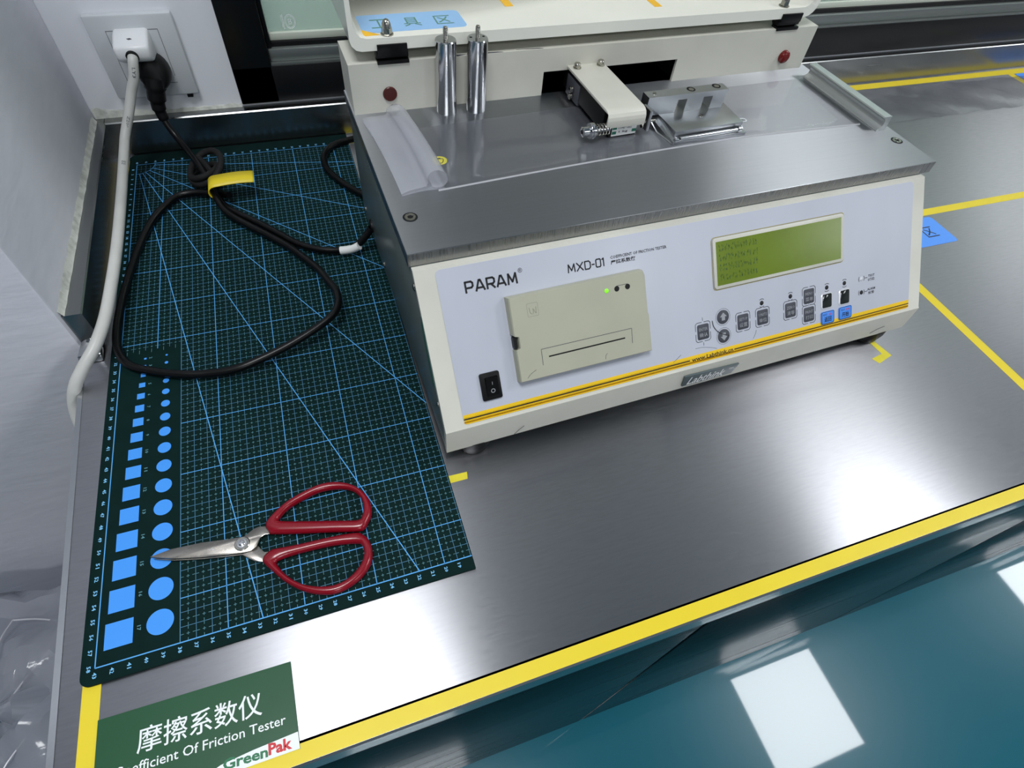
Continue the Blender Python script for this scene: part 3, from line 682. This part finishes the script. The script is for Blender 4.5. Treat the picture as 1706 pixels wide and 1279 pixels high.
# open lid (its rear wall lies level as a ledge, its top stands at the back)
LX0, LX1, LY0, LY1, LZ0, LZ1 = 3.8, 479.5, 237.9, 352.0, 206.8, 430.0
b = B()
prof = [(LX0 + 9, LZ0), (LX1 - 14, LZ0)] + [(LX1 - 14 + 14 * math.sin(rad(a)), LZ0 + 14 - 14 * math.cos(rad(a))) for a in (25, 45, 65, 90)] + [(LX1, LZ1), (LX0, LZ1)] + [(LX0 + 9 - 9 * math.sin(rad(a)), LZ0 + 9 - 9 * math.cos(rad(a))) for a in (90, 60, 30)]
inn = [(LX0 + 14, 216.2), (LX1 - 17, 216.2), (LX1 - 13, 217.5), (LX1 - 10.5, 219.5), (LX1 - 9, 222), (LX1 - 8.5, 226), (LX1 - 8.5, LZ1 - 8), (LX0 + 4, LZ1 - 8), (LX0 + 4, 226), (LX0 + 6, 221), (LX0 + 9, 217.5)]
# order both loops alike
outl = prof
rim = [(x, LY0, z) for x, z in outl]; rimb = [(x, LY1, z) for x, z in outl]; ri = [(x, LY0, z) for x, z in inn]; rib = [(x, LY1 - 5, z) for x, z in inn]
assert len(outl) == len(inn)
b.ring_surface([ri, rim, rimb], True, False); b.ring_surface([ri, rib], True, False)
b.poly(rimb); b.poly(rib)
ld = b.build('lid', 'cream_lid', ft, smooth=30)
for x in (35.8, 440.2):
    b = B(); b.lathe((x, 244.0, 216.2), (0, 0, 1), [(5.3, 0), (5.3, .8), (4.6, 1.2)], 20)
    b.lathe((x, 244.0, 217.4), (0, 0, 1), [(4.5, 0), (4.3, 4)], 6); b.lathe((x, 244.0, 221.4), (0, 0, 1), [(3.9, 0), (3.6, 3), (2.4, 5.4), (.8, 6.4)], 18)
    b.build('acorn_nut', 'bolt', ld)
b = B(); b.prism([(p[0], p[1], 216.25) for p in rrect(15.5, 248, 107, 283, 5)], (0, 0, .2)); lo = b.build('lid_label', mat('glossy blue label paled by glare', (150, 194, 238), .15), ld, smooth=0)  # label blue is lightened in its colour to carry the glare
gp = mat('green print', (90, 140, 120), .3)
for ch, x0 in (('工', 26), ('具', 54), ('区', 82)): B().text(ch, lambda s, t: (s, t, 216.55), (x0, 256, x0 + 15, 273)).build('lid_label_character', gp, ld, smooth=0)
b = B(); b.prism([(11, 250, 216.25), (18, 243, 216.25), (30, 243.5, 216.25), (24, 248.5, 216.25), (15, 256, 216.25), (12, 268, 216.25)], (0, 0, .3)); b.build('lid_tape', 'orange_tape', ld, smooth=0)
b = B(); b.prism([(154, 284, 216.25), (162, 284, 216.25), (162, 320, 216.25), (154, 320, 216.25)], (0, 0, .2)); b.build('lid_tape', 'orange_tape', ld, smooth=0)
b = B(); b.prism([(300, 262, 216.25), (308, 262, 216.25), (308, 320, 216.25), (300, 320, 216.25)], (0, 0, .2))
b.build('lid_tape', 'orange_tape', ld, smooth=0)

# sensor arm
ar = B().box(203.5, 239, 157, 244, 160, 178, .6).build('sensor_arm', 'black', ft)
b = B()
pr_ = [(0, 239.5, 180.8), (0, 154.5, 180.8)] + [(0, 154.5 - 7.5 * math.sin(rad(a)), 173.3 + 7.5 * math.cos(rad(a))) for a in (22, 45, 68, 90)] + [(0, 147, 167.2), (0, 149, 167.2), (0, 149, 178.6), (0, 239.5, 178.6)]
b.prism([(202.4, y, z) for _, y, z in pr_], (37.8, 0, 0), .25); b.build('arm_cover', 'cream', ar)
for x, y in ((209.6, 231.6), (235.0, 233.0)):
    b = B(); b.lathe((x, y, 180.8), (0, 0, 1), [(3.9, 0), (3.9, .8)], 18); b.lathe((x, y, 181.6), (0, 0, 1), [(3.0, 0), (3.0, 3.0), (2.4, 3.8)], 16); b.lathe((x, y, 185.2), (0, 0, 1), [(1.4, 0), (1.2, .3)], 6); b.build('arm_bolt', 'bolt', ar)
for z in (166.6, 160.4): B().lathe((202.2, 221, z), (-1, 0, 0), [(2.8, 0), (2.8, 2.2), (2.0, 2.8)], 16).build('arm_bolt', 'bolt', ar)
B().box(203, 212, 208, 236, 156.6, 175, .8).build('clamp_block', 'key_grey', ar)
lc = B().box(208.4, 236, 151, 190, 156.2, 178, .5).build('load_cell', 'black', ar)
b = B(); b.faces([(210.8, 150.9, 157.0), (235.6, 150.9, 157.6), (235.6, 150.9, 166.6), (210.8, 150.9, 166.8)], [(0, 1, 2, 3)]); b.build('load_cell_label', 'white_label', ft, smooth=0).parent = ar
b = B()
for x, z in ((211.2, 163.2), (211.2, 158.8), (231.2, 159.6)): b.box(x, x + 4.2, 150.7, 150.85, z, z + 2.6)
b.build('load_cell_print', 'green_label', ar, smooth=0)
b = B(); b.text('LOAD CELL', lambda s, t: (s, 150.75, t), (217, 163.4, 230.5, 165.4), .01, 1); b.text('1 kg', lambda s, t: (s, 150.75, t), (218, 159.4, 227, 161.8), .01, 1); b.build('load_cell_print', 'key_grey', ar, smooth=0)
# spring stop
b = B(); kz, ky = 165.2, 150.5
b.lathe((180.5, ky, kz), (1, 0, 0), [(3.2, 0), (4.2, .6), (4.2, 7.2)], 24); b.lathe((187.6, ky, kz), (1, 0, 0), [(6.6, 0), (6.8, .5), (6.8, 1.6), (6.4, 2), (6.8, 2.4), (6.8, 3.8), (6.4, 4.3)], 28); b.cyl((191, ky, kz), (208, ky, kz), 2.0, 12)
b.build('adjuster_knob', 'chrome', ar)
B().lathe((180.2, ky, kz), (1, 0, 0), [(2.0, 0), (2.0, .5)], 6).build('knob_socket', 'void', ar)
b = B(); b.tube([(192.2 + i * .42, ky + 4.6 * math.cos(i * .9), kz + 4.6 * math.sin(i * .9)) for i in range(36)], .55, 6, 2); b.build('spring', 'bolt', ar)
B().box(243.6, 246.4, 147, 160, 160, 178.5, .5).build('pull_plate', 'alu', ar)
b = B(); b.cyl((240, 151.5, 167), (254, 151.5, 167), 1.2, 10); b.lathe((240.5, 151.5, 163.4), (1, 0, 0), [(2, 0), (2, 1.4)], 12); b.build('pull_pin', 'bolt', ar)

# ------------------------------------------------------------------ things on the deck
def weight(x, y, label, holes):
    t = thing('weight_cylinder', label, 'weight', (x, y, ZP), 'M', 'cylindrical weights')
    B().lathe((x, y, ZP), (0, 0, 1), [(8.7, 0), (9.0, .5), (9.0, 60.0), (8.4, 60.8)], 40).build('cylinder_body', 'chrome', t)
    b = B(); b.lathe((x, y, ZP + 60.8), (0, 0, 1), [(1.9, 0), (1.9, 8.6), (1.5, 9.2)], 16)
    for k in range(9): b.lathe((x, y, ZP + 61.2 + k * .85), (0, 0, 1), [(1.9, 0), (2.1, .3), (1.9, .6)], 16)
    b.build('threaded_stud', 'bolt', t)
    if holes:
        for dx in (-5.6, 5.6): B().lathe((x + dx, y + 1.5, ZP + 60.75), (0, 0, 1), [(1.2, 0), (1.2, .12)], 12).build('spanner_hole', 'void', t)
weight(80.8, 227.6, 'left one of two polished steel cylinders with threaded stud, standing on the deck', False)
weight(108.2, 225.6, 'right one of two polished steel cylinders, with two small holes in its top', True)

sl = thing('test_sled', 'machined metal friction sled with a slotted upright, resting on clear film beside the white arm', 'sled', (300, 150, ZP), 'M')
B().box(262, 341, 127, 176, ZP + .3, ZP + 3.2, .3).build('sled_base', 'alu', sl)
b = B(); b.prism([(265, 132, ZP + 3.4), (339, 133.5, ZP + 3.4), (341, 175, ZP + 3.4), (264, 175, ZP + 3.4)], (0, 0, 6.6), .4); b.build('sled_block', 'alu', sl)
b = B(); pz0, pz1 = ZP + 10, 182.0; y0, y1 = 162.5, 174.0
b.box(249.6, 281.2, y0, y1, ZP + 10, 177.2); b.box(291.2, 309.2, y0, y1, ZP + 10, 177.2); b.box(319.2, 333.2, y0, y1, ZP + 10, 177.2); b.box(249.6, 335, y0, y1, 177.2, pz1)
b.build('sled_upright', 'alu', sl, smooth=0)
for x, y in ((297.5, 169.6), (325.6, 170.2)):
    o = B().lathe((x, y, 181.9), (0, 0, 1), [(4.2, 0), (4.2, .22)], 28).build('screw_hole', 'void', sl)
    B().lathe((x, y - .4, 181.95), (0, 0, 1), [(2.6, 0), (2.5, .35), (1.2, .35)], 20).build('screw', 'bolt', o)
b = B(); b.lathe((258.6, 169, 182), (0, 0, 1), [(2.0, 0), (1.7, .9), (.7, 1.2)], 14); b.build('screw', 'bolt', sl)
b = B(); b.lathe((304, 152, ZP + 10), (0, 0, 1), [(2.2, 0), (2.0, .8), (1.0, .9)], 14); b.build('screw', 'bolt', sl)
b = B(); b.cyl((269, 128.6, ZP + 4.6), (334, 130.4, ZP + 4.6), 1.7, 14, .4); b.lathe((333, 130.4, ZP + 4.8), (1, .02, 0), [(2.6, 0), (2.6, 3.4)], 14); b.lathe((263, 127.6, ZP + 4), (1, .02, 0), [(2.0, 0), (2.0, 4)], 12)
b.build('clamp_rod', 'chrome', sl)
b = B(); b.prism([(258, 150, ZP + .4), (262, 128, ZP + .4), (266, 128, ZP + 4), (264, 174, ZP + 9), (256, 174, ZP + 9)], (0.8, 0.3, .6)); b.build('pull_tab', 'alu', sl, smooth=0)
b = B(); b.tube([(339, 136, ZP + 5), (343, 141, ZP + 5), (347, 147, ZP + 2), (352, 153, ZP + 1), (357, 152, ZP + 1), (357, 148, ZP + 1), (352, 147, ZP + 1), (347, 143, ZP + 1.5), (343, 134, ZP + 1.5), (338, 131, ZP + 2)], .45, 6, 6); b.build('thread_loop', 'sign_white', sl)

# stop channel at the right end of the deck
ch = thing('stop_channel', 'grey aluminium channel bar lying across the right end of the deck', 'metal bar', (485, 160, ZP), 'M')
prof = [(480.0, 0.2), (491.0, 0.2), (490.6, 13.8), (481.6, 13.8), (481.0, 12.9), (483.2, 11.6), (484.8, 9.2), (485.2, 6.8), (484.6, 4.4), (482.8, 2.6), (480.4, 1.6)]
B().prism([(x, 103, ZP + z) for x, z in prof], (0, 114, 0), 0).build('channel_section', 'alu_matt', ch, smooth=30)
b = B()
for y in (120, 160, 200): b.box(481, 484, y, y + 3, ZP + .1, ZP + .25)
b.build('rubber_pad', 'black', ch, smooth=0)

# clear film on the deck
b = B(); rows = []
random.seed(3)
for i in range(61):
    x = 40 + i * (472 - 40) / 60; r = []
    yf = 110 + 14 * math.sin(min(1, (x - 17) / 330) * math.pi * .5) - max(0, x - 347) * .05
    yb = 202 + 12 * min(1, x / 300)
    for j in range(15):
        v = j / 14; r.append((x, yf + (yb - yf) * v, ZP + .35 + .10 * math.sin(x * .05 + v * 4) + (1.1 * max(0, 1 - j) if j == 0 else 0)))
    rows.append(r)
b.sheet(rows)
tag(b.build('clear_film', 'film', None, (250, 160, ZP), 'M', 60), 'clear film sheet laid over the metal deck, under sled and channel bar', 'film')
fe = bpy.data.objects['clear_film']
b = B(); b.sheet([[(40 + i * 7.2, 110 + 14 * math.sin(min(1, (40 + i * 7.2 - 17) / 330) * math.pi * .5) - max(0, i * 7.2 - 307) * .05 + d, ZP + h) for d, h in ((-1.0, .3), (-.2, 1.3), (.9, .5))] for i in range(61)])
b.build('film_fold_glint', 'film_glint', fe, smooth=60)  # curled front edge, its highlight painted with the paler film
# folded, rolled film at the left end of the deck
b = B(); rows = []
for i in range(41):
    v = i / 40; y = 110 + 118 * v; k = 1 - v
    ox = -7 * v + (2 * math.sin(v * 3.1))                                 # slight skew
    cs = [(43 + k * 1, .4), (30, .4), (18.0 + k * 1, .5), (9.5, .6), (8.4 + k, 1.4), (9.0, 2.6), (14, 3.4), (20, 3.6 + 1.6 * math.sin(v * 6)), (26, 3.4), (30, 4.0)]
    cx, R = 38.5, 8.0 - 1.0 * v
    cs += [(cx + R * math.cos(rad(a)), R + 1.2 + R * .95 * math.sin(rad(a))) for a in (200, 180, 155, 130, 105, 80, 55, 30, 5, -20, -45, -70, -95, -120)]
    r = []
    edge = 1.0
    if v > .9: edge = math.sqrt(max(0.05, 1 - ((v - .9) / .1) ** 2 * .9))
    for x, z in cs: r.append((27 + (x - 27) * (.86 + .14 * edge) + ox + 1.5, y + (4 * math.sin((x - 8) / 45 * 3.1) if v < .1 else 0) , ZP + z * (.55 + .45 * edge)))
    rows.append(r)
b.sheet(rows)
tag(b.build('folded_film', 'film_milky', None, (26, 165, ZP), 'M', 60), 'milky folded plastic film rolled into a tube at the left end of the deck', 'film')

# film strip on the worktop to the right
b = B(); rows = []
random.seed(11)
for i in range(90):
    x = 950 + i * 8.2; r = []
    for j in range(15):
        v = j / 14; edge = random.uniform(-1.2, 1.2) if j in (0, 14) else 0
        cr = 1.5 + 1.3 * math.sin(x * .045 + v * 7) + 1.1 * math.sin(x * .11 - v * 9) + random.uniform(-.35, .35)
        r.append((x, 479 + 98 * v - (x - 1080) * .012 * v + edge, .35 + max(0, cr) * .6))
    rows.append(r)
b.sheet(rows)
tag(b.build('film_strip', 'film_crinkled', None, (1300, 530, .2), 'W', 60), 'long crinkled clear film strip on the worktop along the rear yellow tape', 'film')

# ------------------------------------------------------------------ scissors
ZS = 3.1
scs = thing('scissors', 'red-handled steel scissors lying closed on the cutting mat', 'scissors', (95, 56, ZS))
def slab(b, pts, z0, z1, bev=.3): return b.prism([(x, y, z0) for x, y in pts], (0, 0, z1 - z0), bev)
up = [(31.2, 64.8), (45, 66.6), (65.3, 65.5), (84, 62.6), (90, 61.9), (94.5, 61.6), (98, 63.6), (101.5, 65.6), (105, 66.2), (109.5, 65.2), (112.8, 58.2), (108.5, 58.6), (105.6, 57.2), (104.2, 54.6), (102.6, 51.2), (98.5, 48.9), (92, 49.2), (84.3, 50.4), (65.1, 54.0), (46.1, 58.8)]
b = B(); slab(b, up, ZS + 2.5, ZS + 4.3, .35); b.build('blade', 'steel_blade', scs, smooth=25)
lo_ = [(33, 63.4), (46, 58.2), (65, 53.4), (84, 49.8), (92, 48.3), (95.5, 44.8), (100, 41.2), (105.2, 39.0), (111, 45.3), (107, 46.2), (104.6, 49.5), (102, 54), (92, 60), (65, 64)]
b = B(); slab(b, lo_, ZS + .6, ZS + 2.4, .35); b.build('blade', 'steel_blade', scs, smooth=25)
b = B(); b.lathe((92.9, 56, ZS + 4.2), (0, 0, 1), [(5.4, 0), (5.4, .5), (4.9, .9)], 30); rv = b.build('pivot_washer', 'bolt', scs)
b = B(); b.lathe((92.9, 56, ZS + 5.0), (0, 0, 1), [(3.6, 0), (3.4, .5), (2.2, .6), (2.1, 1.3), (1.2, 1.7)], 24); b.build('rivet', 'chrome', rv)
b = B(); seg(b, 70.5, 57.4, 73.2, 59.4, .3, ZS + 4.4); seg(b, 71.6, 58.2, 74.4, 57.0, .3, ZS + 4.4); b.build('stamped_mark', 'silver', scs, smooth=0)
def loop(outer, inner, n=56):
    # closed ring with a rounded section between an outer and an inner outline
    O_ = resample(outer, n); I_ = resample(inner, n)
    # align the inner start with the outer one
    best = min(range(n), key=lambda k: (I_[k] - O_[0]).length); I_ = I_[best:] + I_[:best]
    return O_, I_
def resample(pts, n):
    P_ = spline([(p[0], p[1], 0) for p in pts], 10, True); P_.append(P_[0]); ds = [0]
    for a, c in zip(P_, P_[1:]): ds.append(ds[-1] + (c - a).length)
    out = []; k = 0
    for i in range(n):
        t = ds[-1] * i / n
        while ds[k + 1] < t: k += 1
        f_ = (t - ds[k]) / max(ds[k + 1] - ds[k], 1e-9); out.append(P_[k].lerp(P_[k + 1], f_))
    return out
uo = [(110.2, 67), (112.4, 58.4), (113.6, 57.2), (130.6, 52.3), (155, 46.1), (176.5, 40.6), (181, 43.6), (186.4, 52.2), (186.4, 64.9), (179.4, 77.3), (167.2, 85.5), (153, 88), (136.1, 84.1), (122.7, 78.0)]
ui = [(119.1, 66.6), (120.8, 65.6), (131.7, 62.2), (156.2, 55.2), (174.8, 50.0), (178.4, 51.6), (180.9, 57.8), (180.8, 66.5), (175.7, 75.0), (166.3, 79.8), (152.2, 81.5), (137.7, 78.2), (126.6, 73.6)]
lo2 = [(105.4, 39.4), (110.4, 44.8), (112.4, 45.6), (129.8, 43.9), (154.5, 42.7), (172.4, 40.6), (176.5, 38.4), (180.6, 32.2), (181.4, 21.8), (177.9, 12.5), (167.2, 3.9), (151.5, .2), (134.6, 6.0), (121.1, 17.0), (112.3, 28.3)]
li = [(114.8, 34.2), (116.6, 35.8), (129, 36.8), (153.5, 35.8), (172, 32.0), (175, 29.4), (175.2, 22.6), (169.9, 14.1), (159.6, 7.7), (147.5, 7.0), (132.4, 12.6), (121.6, 22.4)]
for o_, i_, zc in ((uo, ui, ZS + 4.6), (lo2, li, ZS + 3.9)):
    O_, I_ = loop(o_, i_); b = B(); rings = []
    for k in range(len(O_)):
        a, c = O_[k], I_[k]
        j = min(range(len(I_)), key=lambda q: (I_[q] - a).length)
        c = I_[k]; mid = (a + c) / 2; h = (a - c) / 2; zr = 3.7
        rings.append([mid + h * math.cos(2 * math.pi * q / 12) + Vector((0, 0, zc + zr * math.sin(2 * math.pi * q / 12))) for q in range(12)])
    rings.append(rings[0]); b.ring_surface(rings, True, False); b.build('handle', 'red_grip', scs, smooth=80)

# ------------------------------------------------------------------ wall socket, plugs and cables
so = thing('wall_socket', 'square white wall socket on the back wall with two plugs in it', 'socket', (48, 620, 110))
b = B(); b.prism([(5.6, 620, 66), (90.8, 620, 66), (90.8, 620, 152), (5.6, 620, 152)], (0, -9, 0), 2.2); b.build('socket_plate', 'socket', so)
b = B()
for x0, x1, z0, z1 in ((22.6, 73, 136.8, 137.2), (22.6, 23.0, 84, 137), (72.6, 73, 88, 137), (65, 73, 80.6, 81.0)): b.box(x0, x1, 610.8, 611.2, z0, z1)
b.build('insert_line', 'key_grey', so, smooth=0)
B().box(77.5, 83.5, 612, 618, 62.5, 66).build('release_tab', 'black', so)
wp = thing('white_plug', 'white rounded plug with grey mark in the upper holes of the wall socket', 'plug', (50, 595, 138))
b = B(); Y0, Y1 = 566.0, 611.0
pass
def plug_sec(x, k, dx):
    c = [(611, 111), (587, 115), (580.5, 118.5), (578, 123), (577.6, 131), (578.8, 133.4), (582, 134.8), (602, 138.4), (606, 138.8), (611, 138.8)]
    return [(x, 594 + (q[0] - 594) * k if q[0] < 611 else 611, 125 + (q[1] - 125) * k) for q in c]
b.ring_surface([plug_sec(x, k, -2) for x, k in ((29.5, .80), (30.3, .92), (32.5, 1.0), (60.5, 1.0), (62.7, .92), (63.5, .80))])
b.build('plug_body', 'white_plastic', wp, smooth=60)
b = B(); b.prism([(43.5, 591, 136.45), (45.5, 589, 136.1), (48.8, 590, 136.3), (46.8, 592, 136.65)], (0, -.1, .25)); b.build('plug_mark', 'key_grey', wp, smooth=0)
b = B(); b.lathe((45.2, 580.5, 125), (-.1, -1, -.35), [(6.2, 0), (6.2, 3.6), (5.4, 3.7)], 20); b.build('cable_gland', 'black', wp)
b = B()
path = [(45.4, 580, 124.8), (44.4, 574.2, 121), (39.6, 569.8, 107), (31.5, 567.5, 93), (22, 560, 75), (12, 549, 58), (8.5, 530, 50), (7.6, 480, 45.5), (7.2, 430, 43), (6.0, 380, 40), (3.2, 335, 36.5), (-1.8, 292, 31.5), (-10.2, 265, 25.5), (-22, 250, 17), (-33, 241.5, 5), (-41, 236, -12), (-43.5, 226, -32), (-41, 214, -60), (-38.5, 205, -95), (-37, 200, -150), (-37, 200, -260), (-37, 205, -400)]
b.tube(path, 5.0, 14, 8)
wc = b.build('white_cable', 'white_cable', None, (0, 420, 40)); tag(wc, 'thick white cable hanging from the white plug over the left worktop edge', 'cable')
# printing on the cable
sp = spline(path, 8); b = B()
def cabtext(txt, i0, size=5.2):
    p = sp[i0]; t = (sp[i0 + 2] - sp[i0 - 2]).normalized(); camdir = (Vector((200, -146, 421)) - p).normalized()
    w = camdir.cross(t).normalized(); o = p + w.cross(t).normalized() * 0; n_ = t.cross(w).normalized()
    if n_.dot(camdir) < 0: n_ = -n_
    def f(s, q):
        a = q / 5.25; return p + t * s + (w * math.sin(a) + n_ * math.cos(a)) * 5.12
    b.text(txt, f, (0, -1.6, size * len(txt) * .62, 1.6), 0, 1)
cabtext('LY3', 11); cabtext('Z2000Q', 33); cabtext('EE', 52)
b.build('sheath_print', 'key_grey', wc, smooth=0)

bp = thing('black_plug', 'black moulded plug in the lower holes of the wall socket', 'plug', (55, 590, 95))
b = B()
pr_ = [((53, 611, 100), 17, 15), ((53.5, 596, 103), 17.5, 15), ((54, 584, 103), 16, 13), ]
def blob(c, rx, rz, tilt=0): return [(c[0] + rx * math.cos(2 * math.pi * k / 22), c[1] + tilt * math.sin(2 * math.pi * k / 22), c[2] + rz * math.sin(2 * math.pi * k / 22)) for k in range(22)]
b.ring_surface([blob((55, 611, 97), 16, 19), blob((55.5, 599, 99), 16.5, 19), blob((55, 590, 99), 15, 17, 2), blob((54, 585, 97), 11, 13, 3)])
b.build('plug_body', 'black', bp, smooth=60)
b = B(); b.tube([(54.5, 592, 96), (51.5, 589, 84), (48.5, 588, 72), (47.3, 587, 62), (48.6, 585.5, 52)], [11, 9.5, 7.5, 6.0, 5.2], 16, 6)
for k in range(5): pass
b.build('strain_relief', 'black', bp, smooth=60)

# main black power lead, from the plug over the mat to the tester's side
b = B()
lead = [(48.2, 586, 56), (49.5, 583, 48), (56, 574, 36), (65, 556, 28), (74, 532, 26), (82, 510, 20), (88, 490, 14), (95, 470, 10), (108, 452, 9), (130, 429, 8.2), (150, 405, 8.2), (166, 385, 8.4), (186, 369.5, 8.6), (206, 362, 9.0), (220, 358.5, 12), (232, 358.5, 19), (241, 359, 29), (244.5, 359.2, 34)]
b.tube(lead, 3.7, 12, 8)
pl = b.build('power_lead', 'black_gloss', None, (150, 450, 5)); tag(pl, 'black power lead looped loosely on the mat, from black plug to tester', 'cable')
b = B(); b.tube([(209, 360.5, 9.4), (216, 358.6, 10.6), (223, 356.6, 13), (229, 354.6, 16.8)], 4.3, 12, 8); b.build('white_tag_tape', 'white_label', pl)
# loose loop of lead on the mat
b = B()
lp = [(104, 474, 17), (96, 484, 13), (84, 492.5, 10.5), (66, 499.5, 9.5), (49, 498, 9), (35, 483, 8.4), (22.8, 460.9, 8), (13.5, 430, 7.6), (6, 392, 7.4), (-.8, 343, 7.2), (-3.2, 300, 7.2), (-.2, 271, 7.2), (10, 252, 7.4), (31.4, 238.3, 8), (52, 229, 8.8), (72, 223.8, 9), (92, 220.5, 11), (111, 222, 13.5), (141, 231, 16), (171, 243.5, 20), (188, 254, 23), (195.2, 266, 24), (196, 284, 23), (191, 303, 20), (183.2, 330, 15), (172, 354, 11.5), (157, 380, 9.6), (140, 402, 9.2), (120, 425, 9.4), (104, 444, 10.5), (95, 459, 13), (90, 474, 17.5), (86, 492, 19)]
b.tube(lp, 3.7, 12, 8)
b.build('cord_loop', 'black_gloss', pl)
# velcro strap rings and yellow tag
b = B(); cx, cy = 82, 527
ring = [(cx + 19 * math.cos(rad(a)) , cy + 24 * math.sin(rad(a)), 22 + 9 * math.sin(rad(a + 60))) for a in range(0, 360, 30)]
b.tube(ring, 3.6, 12, 6, True)
ring2 = [(cx - 3 + 15 * math.cos(rad(a)), cy + 1 + 23 * math.sin(rad(a)), 17 + 8 * math.sin(rad(a + 150))) for a in range(0, 360, 30)]
b.tube(ring2, 3.4, 12, 6, True)
b.tube([(76, 545, 24), (83, 530, 22), (90, 512, 18), (90, 496, 14)], 3.2, 10, 6)
vs_ = b.build('velcro_strap', 'velcro', None, (85, 515, 4)); tag(vs_, 'small coil of black velcro strap round the power lead near the wall', 'strap')
b = B(); rows = []
for i in range(25):
    u = i / 24
    if u < .3:
        a = rad(230 - 140 * u / .3); x = 92 + 8 * math.cos(a); z = 22 + 8 * math.sin(a)
    else:
        k = (u - .3) / .7; x = 92 + 42 * k; z = 30 + 2.5 * math.sin(k * 2.2) - 3 * k
    yy = 495.5 - 1.5 * (1 - u) + (2 if u > .3 else 0) * (u - .3)
    wd = 21.0
    rows.append([(x, yy, z + 1.0), (x, yy - wd * .5, z + .4), (x, yy - wd, z)])
b.sheet(rows)
tgo = b.build('yellow_tag', 'tape', vs_, smooth=60)
so_ = tgo.modifiers.new('thickness', 'SOLIDIFY'); so_.thickness = 0.0009
# second lead behind the tester
b = B()
rl = [(300, 588, 12), (278, 586, 8.5), (258, 580, 8), (240, 575, 8), (226, 566, 8), (217, 549, 8), (214.8, 531, 8), (217.6, 513, 8), (225, 495, 8), (235, 477, 8), (246, 461, 8.5), (254, 450, 10), (262, 444, 16), (268, 440.5, 30), (272, 432, 60), (276, 415, 80)]
b.tube(rl, 4.0, 12, 8)
tag(b.build('data_lead', 'black_gloss', None, (250, 520, 5)), 'short black lead curving out from behind the tester at the rear of the mat', 'cable')

# refuse bag hanging beside the bench
b = B(); rows = []; random.seed(5)
n = 44
for i in range(30):
    v = max(0, i - 8) / 21; z = -335 - 430 * v; r = []
    cap = min(1.0, .04 + i * .12)
    for k in range(n):
        a = 2 * math.pi * k / n
        R = 165 + 14 * math.sin(a * 3 + v * 3) + 9 * math.sin(a * 7 + v * 8 + 1) + random.uniform(-4, 4)
        R *= (1.04 - .10 * math.exp(-((v - .12) / .06) ** 2)) * (1 - .18 * max(0, v - .8) / .2)
        R *= cap
        up = (1 - cap ** 2) * 34 + (10 * math.sin(R * .06 + a * 3) + 8 * math.sin(R * .11 - a * 5)) * (1 if i < 8 else 0)
        r.append((-245 + R * .98 * math.cos(a), 90 + R * math.sin(a), z + up + 12 * math.sin(a * 2 + 1) * (1 - v) * cap))
    rows.append(r + [r[0]])
b.sheet(rows); b.poly([p for p in rows[-1][:-1]])
rb = tag(b.build('refuse_bag', 'bag', None, (-245, 90, -765), 'W', 40), 'crumpled clear plastic refuse bag below the left end of the worktop', 'bag')
for pts in ([(-246, 196, -318), (-247, 170, -304), (-246, 146, -299), (-248, 118, -298)], [(-246, 196, -318), (-225, 192, -322), (-205, 186, -330)],
            [(-205, 150, -322), (-217, 121, -308), (-232, 88, -300), (-250, 45, -298)], [(-212, 60, -312), (-225, 40, -310), (-232, 26, -312)]):
    b = B(); b.tube(pts, .9, 5, 6); b.build('crease_glint', 'film_glint', rb)  # pale tubes paint the lamp glints on the bag's folds
